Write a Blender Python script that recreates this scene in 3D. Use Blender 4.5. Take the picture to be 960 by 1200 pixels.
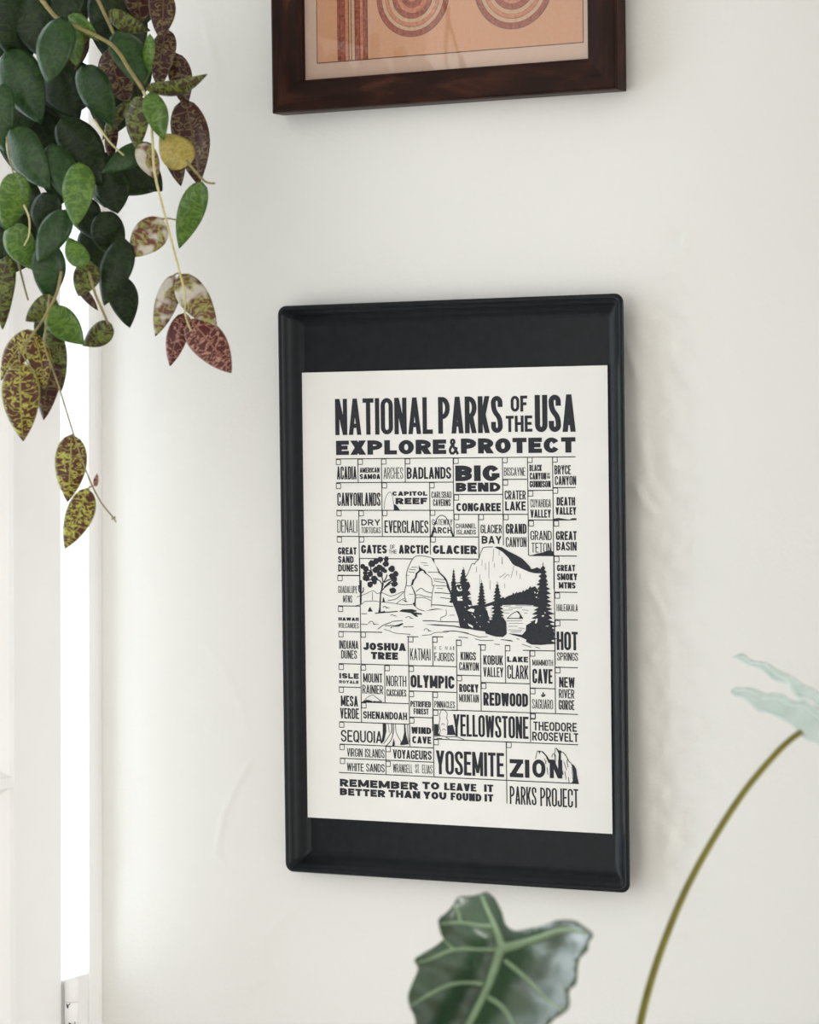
import bpy, bmesh, math, random
from mathutils import Vector, Matrix, noise
from mathutils.geometry import tessellate_polygon, delaunay_2d_cdt

C = bpy.context.scene
for o in list(bpy.data.objects):
    bpy.data.objects.remove(o)
COL = C.collection
R = math.radians
PI = math.pi

# ------------------------------------------------------------------ camera
F_PX, YAW, PITCH, ROLL = 3560.9, R(27.9428), R(-1.7997), R(0.1165)
EYE = Vector((0, 0, 1.5))
FWD = Vector((-math.sin(YAW) * math.cos(PITCH), math.cos(YAW) * math.cos(PITCH), math.sin(PITCH)))
_r = Vector((math.cos(YAW), math.sin(YAW), 0))
_u = _r.cross(FWD)
RIGHT = _r * math.cos(ROLL) + _u * math.sin(ROLL)
UP = -_r * math.sin(ROLL) + _u * math.cos(ROLL)
cd = bpy.data.cameras.new('camera')
cam = bpy.data.objects.new('camera', cd)
COL.objects.link(cam)
m = Matrix((RIGHT, UP, -FWD)).transposed().to_4x4()
m.translation = EYE
cam.matrix_world = m
cd.sensor_fit = 'VERTICAL'
cd.sensor_height = 36
cd.lens = F_PX / 1200 * 36
cd.clip_start = 0.05
cd.dof.use_dof = True
cd.dof.focus_distance = 2.69
cd.dof.aperture_fstop = 8.0
C.camera = cam

# ------------------------------------------------------------------ world: bright overcast daylight on the window side, dimmer room side
w = bpy.data.worlds.new('daylight')
C.world = w
w.use_nodes = True
nt = w.node_tree
nt.nodes.clear()
tc = nt.nodes.new('ShaderNodeTexCoord')
sx = nt.nodes.new('ShaderNodeSeparateXYZ')
nt.links.new(tc.outputs['Generated'], sx.inputs[0])
mr = nt.nodes.new('ShaderNodeMapRange')
mr.interpolation_type = 'SMOOTHSTEP'
mr.inputs['From Min'].default_value = -0.2
mr.inputs['From Max'].default_value = -0.6
nt.links.new(sx.outputs['X'], mr.inputs['Value'])
mx = nt.nodes.new('ShaderNodeMix')
mx.data_type = 'RGBA'
ROOM, BAY, SKY = (1.0, 0.985, 0.95, 1), (1.0, 0.985, 0.95, 1), (4.2, 4.6, 4.95, 1)
mr2 = nt.nodes.new('ShaderNodeMapRange')
mr2.interpolation_type = 'SMOOTHSTEP'
mr2.inputs['From Min'].default_value = 0.74
mr2.inputs['From Max'].default_value = 1.0
nt.links.new(sx.outputs['X'], mr2.inputs['Value'])
mx0 = nt.nodes.new('ShaderNodeMix')
mx0.data_type = 'RGBA'
mx0.inputs[6].default_value = ROOM
mx0.inputs[7].default_value = BAY
nt.links.new(mr2.outputs[0], mx0.inputs[0])
nt.links.new(mx0.outputs[2], mx.inputs[6])
mx.inputs[7].default_value = SKY
nt.links.new(mr.outputs[0], mx.inputs[0])
bg = nt.nodes.new('ShaderNodeBackground')
nt.links.new(mx.outputs[2], bg.inputs['Color'])
bg.inputs['Strength'].default_value = 1.0
wo = nt.nodes.new('ShaderNodeOutputWorld')
nt.links.new(bg.outputs[0], wo.inputs['Surface'])

# daylight thrown into the room by the tall window
ld = bpy.data.lights.new('window_daylight', 'AREA')
ld.shape = 'RECTANGLE'
ld.size, ld.size_y = .50, 1.5
ld.energy = 1.5
ld.spread = R(115)
ld.color = (1.0, .975, .94)
lo = bpy.data.objects.new('window_daylight', ld)
COL.objects.link(lo)
lo.location = (-1.37, 1.72, 1.55)
lo.rotation_euler = Vector((-.06, 1, -.03)).to_track_quat('-Z', 'Y').to_euler()

# added fill light from the right that brightens the sash, not a known window
ld = bpy.data.lights.new('sash_fill_light', 'AREA')
ld.shape = 'RECTANGLE'
ld.size, ld.size_y = .4, 1.6
ld.energy = 22.0
ld.color = (1.0, .985, .96)
lo = bpy.data.objects.new('sash_fill_light', ld)
COL.objects.link(lo)
lo.location = (1.4, 2.12, 1.45)
lo.rotation_euler = Vector((-1, 0, -.02)).to_track_quat('-Z', 'Y').to_euler()

C.view_settings.view_transform = 'Standard'
C.view_settings.look = 'None'
C.view_settings.gamma = 1
C.view_settings.use_curve_mapping = False
C.view_settings.exposure = -0.17
C.cycles.use_denoising = True

# ------------------------------------------------------------------ measures (metres)
WALL_Y = 2.41          # face of the back wall
LEFT_X = -1.6105       # face of the left wall
def ray(px, py):
    """Direction from the lens through a point measured in the photograph."""
    return FWD + RIGHT * ((px - 480) / F_PX) - UP * ((py - 600) / F_PX)
def at(px, py, d):
    return EYE + ray(px, py) * d
def on_plane(px, py, p, n):
    r = ray(px, py)
    return EYE + r * ((p - EYE).dot(n) / r.dot(n))

# ------------------------------------------------------------------ helpers
def link(name, me, mats, parent=None, smooth=False):
    o = bpy.data.objects.new(name, me)
    COL.objects.link(o)
    for mm in (mats if isinstance(mats, (list, tuple)) else [mats]):
        me.materials.append(mm)
    if parent:
        o.parent = parent
    if smooth:
        for p in me.polygons:
            p.use_smooth = True
    return o
def obj(name, bm, mats, parent=None, smooth=False):
    me = bpy.data.meshes.new(name)
    bmesh.ops.recalc_face_normals(bm, faces=bm.faces[:])
    bm.to_mesh(me)
    bm.free()
    return link(name, me, mats, parent, smooth)
def empty(name, loc=(0, 0, 0), rot=(0, 0, 0)):
    o = bpy.data.objects.new(name, None)
    o.empty_display_size = .05
    COL.objects.link(o)
    o.location = loc
    o.rotation_euler = rot
    return o
def tag(o, label=None, cat=None, kind=None, group=None):
    for k, v in (('label', label), ('category', cat), ('kind', kind), ('group', group)):
        if v:
            o[k] = v
    return o
def bx(bm, x0, x1, y0, y1, z0, z1, bev=0, mat=0):
    vs = [bm.verts.new((x, y, z)) for x in (x0, x1) for y in (y0, y1) for z in (z0, z1)]
    fs = []
    for idx in ((0, 1, 3, 2), (4, 6, 7, 5), (0, 4, 5, 1), (2, 3, 7, 6), (0, 2, 6, 4), (1, 5, 7, 3)):
        f = bm.faces.new([vs[i] for i in idx])
        f.material_index = mat
        fs.append(f)
    if bev:
        es = list({e for f in fs for e in f.edges})
        bmesh.ops.bevel(bm, geom=es, offset=bev, segments=2, affect='EDGES', profile=.5)
def prism(bm, prof, axis_fn, a, b, mat=0):
    """Extrude a closed 2-D profile from a to b; axis_fn(p, t) gives the 3-D point."""
    A = [bm.verts.new(axis_fn(p, a)) for p in prof]
    B = [bm.verts.new(axis_fn(p, b)) for p in prof]
    n = len(prof)
    for i in range(n):
        bm.faces.new((A[i], A[(i + 1) % n], B[(i + 1) % n], B[i])).material_index = mat
    bm.faces.new(A).material_index = mat
    bm.faces.new(B[::-1]).material_index = mat
def smooth_path(pts, n=6):
    pts = [Vector(p) for p in pts]
    if len(pts) < 3:
        return pts
    out = []
    for i in range(len(pts) - 1):
        p0 = pts[max(i - 1, 0)]; p1 = pts[i]; p2 = pts[i + 1]; p3 = pts[min(i + 2, len(pts) - 1)]
        for k in range(n):
            t = k / n
            out.append(.5 * ((2 * p1) + (p2 - p0) * t + (2 * p0 - 5 * p1 + 4 * p2 - p3) * t * t + (3 * p1 - p0 - 3 * p2 + p3) * t ** 3))
    out.append(pts[-1])
    return out
def tube(bm, pts, r0, r1, seg=8, mat=0, flat=None):
    n = len(pts)
    prev = None
    up = Vector((.3, -.8, .5))
    for i, p in enumerate(pts):
        d = (pts[min(i + 1, n - 1)] - pts[max(i - 1, 0)]).normalized()
        a = d.cross(up)
        if a.length < 1e-4:
            a = d.cross(Vector((1, 0, 0)))
        a.normalize()
        b = a.cross(d)
        r = r0 + (r1 - r0) * i / max(1, n - 1)
        ring = [bm.verts.new(p + a * (r * math.cos(2 * PI * k / seg)) + b * (r * math.sin(2 * PI * k / seg))) for k in range(seg)]
        if prev:
            for k in range(seg):
                bm.faces.new((prev[k], prev[(k + 1) % seg], ring[(k + 1) % seg], ring[k])).material_index = mat
        else:
            bm.faces.new(ring[::-1]).material_index = mat
        prev = ring
    bm.faces.new(prev).material_index = mat

# ------------------------------------------------------------------ materials
class NT:
    def __init__(self, name):
        self.m = bpy.data.materials.new(name)
        self.m.use_nodes = True
        self.t = self.m.node_tree
        self.b = self.t.nodes['Principled BSDF']
        self.out = self.t.nodes['Material Output']
    def n(self, kind, **kw):
        x = self.t.nodes.new('ShaderNode' + kind)
        for k, v in kw.items():
            setattr(x, k, v)
        return x
    def l(self, a, b):
        self.t.links.new(a, b)
    def ramp(self, fac, stops, interp='LINEAR'):
        r = self.n('ValToRGB')
        r.color_ramp.interpolation = interp
        el = r.color_ramp.elements
        while len(el) > 1:
            el.remove(el[-1])
        el[0].position, el[0].color = stops[0][0], (*stops[0][1], 1)
        for p, c in stops[1:]:
            e = el.new(p)
            e.color = (*c, 1)
        self.l(fac, r.inputs[0])
        return r.outputs[0]
    def noise(self, scale, detail=3, vec=None, rough=.5, dist=0.0):
        x = self.n('TexNoise')
        x.inputs['Scale'].default_value = scale
        x.inputs['Detail'].default_value = detail
        x.inputs['Roughness'].default_value = rough
        x.inputs['Distortion'].default_value = dist
        if vec is None:
            tc = self.n('TexCoord')
            vec = tc.outputs['Object']
        self.l(vec, x.inputs['Vector'])
        return x.outputs[0]
    def bump(self, h, strength, dist):
        x = self.n('Bump')
        x.inputs['Strength'].default_value = strength
        x.inputs['Distance'].default_value = dist
        self.l(h, x.inputs['Height'])
        self.l(x.outputs[0], self.b.inputs['Normal'])
    def set(self, col=None, rough=None, spec=None):
        if col: self.b.inputs['Base Color'].default_value = (*col, 1)
        if rough is not None: self.b.inputs['Roughness'].default_value = rough
        if spec is not None: self.b.inputs['Specular IOR Level'].default_value = spec
def srgb(r, g, b):
    f = lambda c: (c / 255 / 12.92) if c <= 10 else ((c / 255 + .055) / 1.055) ** 2.4
    return (f(r), f(g), f(b))
def plain(name, col, rough=.5, spec=.5, var=.08, scale=40, bump=0):
    k = NT(name)
    a = tuple(c * (1 - var) for c in col); b = tuple(min(1, c * (1 + var)) for c in col)
    k.l(k.ramp(k.noise(scale, 4), [(.3, a), (.7, b)]), k.b.inputs['Base Color'])
    k.set(None, rough, spec)
    if bump:
        k.bump(k.noise(scale * 4, 3), .3, bump)
    return k.m

k = NT('cream_plaster')
k.l(k.ramp(k.noise(2.2, 4), [(.3, (.785, .78, .75)), (.7, (.815, .81, .782))]), k.b.inputs['Base Color'])
k.set(None, .62, .3)
nn = k.n('Math', operation='ADD')
k.l(k.noise(22, 5, rough=.6), nn.inputs[0]); 
mm_ = k.n('Math', operation='MULTIPLY'); mm_.inputs[1].default_value = .22
k.l(k.noise(260, 3), mm_.inputs[0]); k.l(mm_.outputs[0], nn.inputs[1])
k.bump(nn.outputs[0], .30, .0035)
M_WALL = k.m
M_WHITE = plain('white_gloss_paint', (.87, .87, .865), .35, .5, .02, 12, .0004)
M_FLOOR = plain('pale_oak_boards', (.62, .55, .46), .5, .4, .2, 6)
M_TRAY = plain('black_melamine', (.0062, .0084, .0104), .36, .20, .25, 120, .0002)
M_PAPER = plain('cream_paper', (.845, .838, .805), .75, .25, .012, 30, .0001)
M_INK = plain('charcoal_ink', (.023, .025, .032), .7, .3, .2, 300)
M_PAINT_CHIP = plain('bare_dark_iron', (.02, .02, .022), .6, .4, .3, 300)

k = NT('window_glass')
tr = k.n('BsdfTransparent'); gl = k.n('BsdfGlossy'); gl.inputs['Roughness'].default_value = .02
fr = k.n('Fresnel'); fr.inputs[0].default_value = 1.45
mxs = k.n('MixShader')
k.l(fr.outputs[0], mxs.inputs[0]); k.l(tr.outputs[0], mxs.inputs[1]); k.l(gl.outputs[0], mxs.inputs[2]); k.l(mxs.outputs[0], k.out.inputs[0])
M_GLASS = k.m

k = NT('dark_walnut')
tcn = k.n('TexCoord'); mp = k.n('Mapping'); mp.inputs['Scale'].default_value = (14, 60, 60)
k.l(tcn.outputs['UV'], mp.inputs[0])
k.l(k.ramp(k.noise(1.0, 5, mp.outputs[0], .6, .6), [(.3, srgb(22, 10, 5)), (.55, srgb(42, 20, 11)), (.75, srgb(74, 40, 26))]), k.b.inputs['Base Color'])
k.set(None, .42, .12)
M_WOOD = k.m

def art(name, a, b, sc=350):
    k = NT(name)
    a, b = [tuple(v * min(1.62, .88 / max(q)) for v in q) for q in (a, b)]
    k.l(k.ramp(k.noise(sc, 3), [(.35, a), (.65, b)]), k.b.inputs['Base Color'])
    k.set(None, .8, .2)
    return k.m
ART = [art('print_margin_paper', srgb(206, 178, 160), srgb(210, 186, 170)),
       art('print_peach', srgb(210, 158, 122), srgb(222, 176, 144)),
       art('print_maroon', srgb(128, 66, 54), srgb(164, 98, 80)),
       art('print_brown', srgb(92, 62, 50), srgb(120, 84, 66)),
       art('print_tan', srgb(186, 152, 120), srgb(206, 176, 146)),
       art('print_clay', srgb(176, 112, 88), srgb(196, 138, 110)),
       art('print_line', srgb(70, 50, 44), srgb(90, 62, 54))]

def leaf_mat(name, base, line, lw, edge=None, scale=1.0, rough=.34, trans=.18, soft=.05, spec=.5, blotch=None):
    """Mottled leaf: worm-shaped lines of one colour on another, laid out in the blade's own coordinates (cm)."""
    k = NT(name)
    uv = k.n('UVMap', uv_map='blade')
    oi = k.n('ObjectInfo')
    mu = k.n('Math', operation='MULTIPLY'); mu.inputs[1].default_value = 37
    k.l(oi.outputs['Random'], mu.inputs[0])
    cx = k.n('CombineXYZ'); k.l(mu.outputs[0], cx.inputs[2])
    va = k.n('VectorMath', operation='ADD'); k.l(uv.outputs[0], va.inputs[0]); k.l(cx.outputs[0], va.inputs[1])
    mp = k.n('Mapping'); mp.inputs['Scale'].default_value = (.75 * scale, 1.25 * scale, 1)
    k.l(va.outputs[0], mp.inputs[0])
    nz = k.noise(1.0, 1.2, mp.outputs[0], .45, .9)
    s = k.n('Math', operation='SUBTRACT'); s.inputs[1].default_value = .5; k.l(nz, s.inputs[0])
    ab = k.n('Math', operation='ABSOLUTE'); k.l(s.outputs[0], ab.inputs[0])
    col = k.ramp(ab.outputs[0], [(max(0, lw - soft), line), (lw + soft, base)])
    # midrib and margin from the second map (-1..1 across)
    uv2 = k.n('UVMap', uv_map='across'); sp = k.n('SeparateXYZ'); k.l(uv2.outputs[0], sp.inputs[0])
    a2 = k.n('Math', operation='ABSOLUTE'); k.l(sp.outputs[0], a2.inputs[0])
    mid = k.ramp(a2.outputs[0], [(.02, (1, 1, 1)), (.07, (0, 0, 0)), (.90, (0, 0, 0)), (.97, (1, 1, 1))])
    mix = k.n('Mix', data_type='RGBA'); k.l(mid, mix.inputs[0]); k.l(col, mix.inputs[6])
    e = edge or tuple((a + b) / 2 for a, b in zip(base, line))
    mix.inputs[7].default_value = (*e, 1)
    cur = mix.outputs[2]
    if blotch:
        bl = k.n('Mix', data_type='RGBA')
        k.l(k.ramp(k.noise(.45, 1, va.outputs[0]), [(.50, (0, 0, 0)), (.60, (.75, .75, .75))]), bl.inputs[0])
        k.l(cur, bl.inputs[6]); bl.inputs[7].default_value = (*blotch, 1)
        cur = bl.outputs[2]
    k.l(cur, k.b.inputs['Base Color'])
    k.set(None, rough, spec)
    k.bump(ab.outputs[0], .25, .0012)
    tl = k.n('BsdfTranslucent'); k.l(cur, tl.inputs[0])
    ms = k.n('MixShader'); ms.inputs[0].default_value = trans
    k.l(k.b.outputs[0], ms.inputs[1]); k.l(tl.outputs[0], ms.inputs[2]); k.l(ms.outputs[0], k.out.inputs[0])
    return k.m
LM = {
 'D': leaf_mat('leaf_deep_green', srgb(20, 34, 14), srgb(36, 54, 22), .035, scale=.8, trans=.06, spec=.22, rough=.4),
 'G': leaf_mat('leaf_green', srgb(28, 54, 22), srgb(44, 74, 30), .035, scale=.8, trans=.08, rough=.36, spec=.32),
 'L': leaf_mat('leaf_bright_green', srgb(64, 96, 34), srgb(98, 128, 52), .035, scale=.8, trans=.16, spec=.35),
 'M': leaf_mat('leaf_olive_mottled', srgb(58, 48, 28), srgb(106, 120, 50), .05, scale=.9, trans=.14, spec=.3),
 'P': leaf_mat('leaf_purple_mottled', srgb(58, 30, 30), srgb(116, 104, 66), .028, scale=.8, trans=.12, spec=.25, soft=.03),
 'Y': leaf_mat('leaf_yellow_veined', srgb(84, 46, 34), srgb(180, 182, 84), .034, scale=1.1, trans=.2, edge=srgb(150, 150, 70), soft=.03, spec=.3),
 'K': leaf_mat('leaf_rose_veined', srgb(86, 42, 38), srgb(186, 138, 120), .028, scale=1.05, trans=.2, soft=.03, spec=.3),
 'V': leaf_mat('leaf_silver_patched', srgb(106, 56, 46), srgb(152, 160, 84), .055, scale=.85, trans=.2, blotch=srgb(214, 208, 198)),
 'O': leaf_mat('leaf_yellowing', srgb(150, 138, 66), srgb(176, 160, 84), .08, scale=1.2, trans=.25),
}
M_STEM = plain('woody_vine', srgb(122, 112, 66), .55, .4, .25, 200)
M_STEM_PALE = plain('pale_vine', srgb(176, 168, 118), .55, .4, .15, 200)

k = NT('alocasia_blade')
k.l(k.ramp(k.noise(30, 4), [(.3, srgb(32, 66, 40)), (.7, srgb(52, 94, 58))]), k.b.inputs['Base Color'])
k.set(None, .30, .9)
k.bump(k.noise(48, 3), .55, .004)
k.b.inputs['Coat Weight'].default_value = .8
k.b.inputs['Coat Roughness'].default_value = .28
M_ALO = k.m
k = NT('alocasia_blade_painted_sheen')  # right leaf: glare of the daylight painted into a pale base colour
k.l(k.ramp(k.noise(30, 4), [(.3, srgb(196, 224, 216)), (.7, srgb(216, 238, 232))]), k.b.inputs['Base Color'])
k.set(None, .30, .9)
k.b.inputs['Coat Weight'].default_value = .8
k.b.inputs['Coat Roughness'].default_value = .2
M_ALO_SHEEN = k.m
M_ALO_VEIN = plain('alocasia_vein', srgb(166, 196, 158), .4, .5, .1, 80)
M_ALO_VEIN_SHEEN = plain('alocasia_vein_painted_sheen', srgb(226, 242, 234), .35, .5, .03, 80)  # veins of that leaf, paled to carry the same painted glare
M_PETIOLE = plain('olive_petiole', srgb(128, 124, 44), .4, .5, .15, 60)

# ------------------------------------------------------------------ the setting
def grid_lines(a, b, fa, fb, step, coarse):
    out = [a]
    if fa > a:
        n = max(1, int((fa - a) / coarse)); out = [a + (fa - a) * i / n for i in range(n)]
    n = int((fb - fa) / step); out += [fa + (fb - fa) * i / n for i in range(n)]
    n = max(1, int((b - fb) / coarse)); out += [fb + (b - fb) * i / n for i in range(n + 1)]
    return out
def wall_pt(px, py):
    p = on_plane(px, py, Vector((0, WALL_Y, 0)), Vector((0, 1, 0)))
    return (p.x, p.z)
# trowel ridges and cracks in the plaster: (points, half width, height)
RIDGES = [([wall_pt(*p) for p in pts], hw, h) for pts, hw, h in [
    ([(292, 895), (275, 925), (262, 955), (254, 1000), (275, 1028)], .0045, .0011),
    ([(242, 752), (258, 780), (276, 812), (292, 858)], .006, .0005),
    ([(340, 1068), (322, 1085), (310, 1097), (316, 1130)], .004, .0012),
    ([(300, 1155), (308, 1148)], .004, .0014),
    ([(762, 690), (774, 712), (782, 735)], .006, .0012),
    ([(770, 780), (762, 772), (766, 762), (778, 758)], .004, .0016),
    ([(745, 570), (756, 590), (766, 600)], .006, .0012),
    ([(752, 520), (760, 560), (772, 585)], .007, .0008),
    ([(735, 400), (745, 440)], .006, .0008),
    ([(700, 705), (724, 735), (748, 775)], .004, .0004),
    ([(800, 720), (806, 755), (830, 765), (870, 752)], .005, .0004),
    ([(800, 1030), (825, 1042), (860, 1036)], .003, .0006),
    ([(240, 20), (246, 55), (256, 95)], .006, .0006)]]
def ridge_h(x, z):
    h = 0
    for pts, hw, hh in RIDGES:
        for a, b in zip(pts, pts[1:]):
            if min(a[0], b[0]) - .02 < x < max(a[0], b[0]) + .02 and min(a[1], b[1]) - .02 < z < max(a[1], b[1]) + .02:
                dx, dz = b[0] - a[0], b[1] - a[1]
                t = max(0, min(1, ((x - a[0]) * dx + (z - a[1]) * dz) / (dx * dx + dz * dz)))
                d = math.hypot(x - a[0] - t * dx, z - a[1] - t * dz) + .0015 * noise.noise(Vector((x * 90, z * 90, 3)))
                if d < hw:
                    h = max(h, hh * (.5 + .5 * math.cos(PI * max(0, d) / hw)))
    return h
def plaster(x, z):
    v = Vector((x, 0, z))
    h = .0016 * noise.noise(v * 5) + .0007 * noise.noise(v * 17 + Vector((5, 1, 2)))
    # rough unsanded strip beside the tray
    g = math.exp(-((x + 1.012) / .028) ** 2) * (1 if 1.05 < z < 1.66 else .2)
    h += .0024 * g * noise.noise(v * 60) + .0013 * g * noise.noise(v * 150)
    return h + ridge_h(x, z)
bm = bmesh.new()
xs = grid_lines(LEFT_X, 2.6, LEFT_X, -.86, .0035, .3)
zs = grid_lines(0, 2.7, .88, 1.92, .0035, .3)
V = []
for z in zs:
    row = []
    for x in xs:
        e = min(1, (x - LEFT_X) / .01) if x < -.86 and .88 < z < 1.92 else 0
        # ragged paint edge where the plaster meets the window casing
        row.append(bm.verts.new((x, WALL_Y - (plaster(x, z) if .88 < z < 1.92 and x < -.86 else 0) * (.3 + .7 * e), z)))
    V.append(row)
for a, b in zip(V, V[1:]):
    for i in range(len(xs) - 1):
        bm.faces.new((a[i], a[i + 1], b[i + 1], b[i]))
bx(bm, LEFT_X - .14, 2.6, WALL_Y + .004, WALL_Y + .15, 0, 2.7)
wb = obj('wall_back', bm, M_WALL, smooth=True)
tag(wb, 'cream painted plaster wall with trowel marks behind the tray', 'wall', 'structure')

bm = bmesh.new()
bx(bm, LEFT_X - .14, 2.6, -3.2, WALL_Y + .15, -.05, 0)
tag(obj('floor', bm, M_FLOOR), 'pale wooden floor of the room', 'floor', 'structure')

bm = bmesh.new()
bx(bm, LEFT_X - .14, 2.6, -3.2, WALL_Y + .15, 2.7, 2.75)
tag(obj('ceiling', bm, M_WHITE), 'white ceiling of the room', 'ceiling', 'structure')

CY = WALL_Y
W0, W1 = CY - .0220, CY - .6985        # the window opening along the left wall
bm = bmesh.new()
bx(bm, LEFT_X - .13, LEFT_X, -3.2, W1, 0, 2.7)
bx(bm, LEFT_X - .13, LEFT_X, W1, CY + .004, 0, .30)
bx(bm, LEFT_X - .13, LEFT_X, W1, CY + .004, 2.32, 2.7)
tag(obj('wall_left', bm, M_WALL), 'plaster wall around the tall white window', 'wall', 'structure')
bm = bmesh.new()
bx(bm, LEFT_X - .13, LEFT_X + .0015, W0, CY + .004, .30, 2.32, .0012)
tag(obj('trim_1', bm, M_WHITE), 'white painted window jamb in the corner', 'trim', 'structure')

# window: two hinged sashes with glazing bars
SASH_T = .024
def sash(y0, y1, hinge_first, name):
    """y0 is the stile on the back wall side; glazing edge profile steps down to the pane."""
    root = empty(name, (LEFT_X, y0, .32))
    tag(root, kind='structure')
    L = lambda x, y, z: (x, y - y0, z - .32)
    z0, z1 = .325, 2.30
    SW = .0764
    bm = bmesh.new()
    bw, bd = .0040, .0026     # raised bead along the glass
    def stile_prof(s):          # (distance from outer edge, x)
        return [(0, -SASH_T), (0, -.002), (.002, 0), (SW - .001, 0), (SW, bd), (SW + bw, bd), (SW + bw + .001, -.002), (SW + .014, -.010), (SW + .0235, -.014), (SW + .0235, -SASH_T)]
    for flip in (False, True):
        f = (lambda p, t: L(p[1], y0 - p[0], t)) if not flip else (lambda p, t: L(p[1], y1 + p[0], t))
        prism(bm, stile_prof(0), f, z0, z1)
    stiles = obj('stile', bm, M_WHITE, root)
    bm = bmesh.new()
    for za, s in ((z0, 1), (z1, -1)):
        prism(bm, [(a * 1.2, b) for a, b in stile_prof(0)], lambda p, t: L(p[1] - .0002, t, za + s * p[0]), y0 - SW, y1 + SW)
    obj('rail', bm, M_WHITE, root)
    gy0, gy1 = y0 - SW - .0005, y1 + SW + .0005
    zz = [1.1667 + .36 * i for i in range(-2, 4)]
    for z in zz:
        if z0 + .1 < z < z1 - .08:
            bm = bmesh.new()
            prof = [(-.0215, -.0138), (-.012, -.009), (-.0056, -.002), (-.0046, .0016), (.0046, .0016), (.0056, -.002), (.012, -.009), (.0215, -.0138), (.0215, -SASH_T + .0002), (-.0215, -SASH_T + .0002)]
            prism(bm, prof, lambda p, t: L(p[1], t, z + p[0]), gy0, gy1)
            obj('glazing_bar', bm, M_WHITE, root)
    zs_ = [z0 + .08] + zz + [z1 - .08]
    zs_ = sorted(z for z in zs_ if z0 < z < z1)
    for a, b in zip(zs_, zs_[1:]):
        if b - a > .05:
            bm = bmesh.new()
            bx(bm, -.0195, -.0165, y1 + SW + .012 - y0, y0 - SW - .012 - y0, a - .32, b - .32)
            obj('pane', bm, M_GLASS, root)
    return root
S0 = CY - .0645
win = sash(S0, S0 - .63, True, 'window_1')

# painted butt hinge bridging the gap between sash and jamb
hp = on_plane(84, 1147, Vector((LEFT_X + .008, 0, 0)), Vector((1, 0, 0)))
hroot = empty('hinge', (hp.x - LEFT_X, hp.y - S0, hp.z - .32))
hroot.parent = win
tag(hroot, 'white painted hinge with chipped paint')
bm = bmesh.new()
zt = -.004
def lathe(bm, prof, seg=20):
    prev = None
    for r, z in prof:
        ring = [bm.verts.new((r * math.cos(2 * PI * k / seg), r * math.sin(2 * PI * k / seg), z)) for k in range(seg)]
        if prev:
            for k in range(seg):
                bm.faces.new((prev[k], prev[(k + 1) % seg], ring[(k + 1) % seg], ring[k]))
        else:
            bm.faces.new(ring)
        prev = ring
    bm.faces.new(prev[::-1])
lathe(bm, [(.001, .0015), (.0035, .001), (.0052, -.0008), (.0062, -.0035), (.0066, -.005), (.0066, -.0205), (.0062, -.0212)])
obj('knuckle', bm, M_WHITE, hroot, True)
for a in (-.0215, -.0425, -.0635, -.0845):
    bm = bmesh.new()
    lathe(bm, [(.0061, a), (.0067, a - .0007), (.0067, a - .0198), (.0061, a - .0205)])
    obj('knuckle', bm, M_WHITE, hroot, True)
bm = bmesh.new()
bx(bm, LEFT_X - .006 - hp.x, LEFT_X - .0002 - hp.x, S0 - .0005 - hp.y, W0 + .0005 - hp.y, -.105, -.002)
obj('hinge_leaf', bm, M_WHITE, hroot)
# paint chips: thin scabs of bare iron wrapped on the barrel
def chip(bm, ang, z, pts):
    vs = []
    r = .00685
    for da, dz in pts:
        a = ang + da
        vs.append(bm.verts.new((r * math.cos(a), r * math.sin(a), z + dz)))
    f = bm.faces.new(vs)
    g = bmesh.ops.extrude_face_region(bm, geom=[f])
    for v in g['geom']:
        if isinstance(v, bmesh.types.BMVert):
            v.co.x *= .97; v.co.y *= .97
bm = bmesh.new()
ca = math.atan2(-hp.y, -hp.x)      # side of the barrel that faces the room
chip(bm, ca, -.0225, [(-.9, .0002), (-.2, .0006), (-.25, -.0006), (-.45, -.0012), (-.5, -.0032), (-.62, -.0046), (-.72, -.003), (-.8, -.0012)])
chip(bm, ca, -.0415, [(-.55, -.001), (-.35, .0018), (-.1, .0006), (.15, .0014), (.5, .0022), (.55, -.001), (.3, -.002), (-.2, -.0022), (-.5, -.0026)])
obj('paint_chip', bm, M_PAINT_CHIP, hroot)

# ------------------------------------------------------------------ framed print above the tray
FX0, FX1, FZ, FT = -1.4079, -1.0660, 1.5 + .2746, R(.9088)
FW, FH, FD = (FX1 - FX0) / math.cos(FT), .46, .022
fr = empty('framed_print', (FX0, WALL_Y - .0035, FZ), (0, -FT, 0))
tag(fr, 'dark wooden picture frame with a peach geometric print, hung above the black tray', 'picture')
RW = .0285
def wood_uv(o, axis):
    me = o.data
    uvl = me.uv_layers.new(name='UVMap')
    for lp in me.loops:
        c = me.vertices[lp.vertex_index].co
        uvl.data[lp.index].uv = (c[axis], c[2 - axis] + c[1])
# profile across a rail: (distance from the outer edge, depth in front of the wall)
rp = [(0, 0), (0, FD - .004), (.0008, FD - .0015), (.0025, FD - .0003), (.012, FD), (RW - .008, FD - .0012), (RW - .0025, FD - .0022), (RW - .0008, FD - .004), (RW, FD - .006), (RW, .004), (RW - .004, 0)]
def frame_rail(p0, p1, inward, axis):
    bm = bmesh.new()
    d = (p1 - p0).normalized()
    A = [bm.verts.new(p0 + inward * s + d * s + Vector((0, -y, 0))) for s, y in rp]
    B = [bm.verts.new(p1 + inward * s - d * s + Vector((0, -y, 0))) for s, y in rp]
    n = len(rp)
    for i in range(n):
        bm.faces.new((A[i], A[(i + 1) % n], B[(i + 1) % n], B[i]))
    bm.faces.new(A); bm.faces.new(B[::-1])
    o = obj('frame_rail', bm, M_WOOD, fr)
    wood_uv(o, axis)
    return o
X, Z = Vector((1, 0, 0)), Vector((0, 0, 1))
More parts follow.
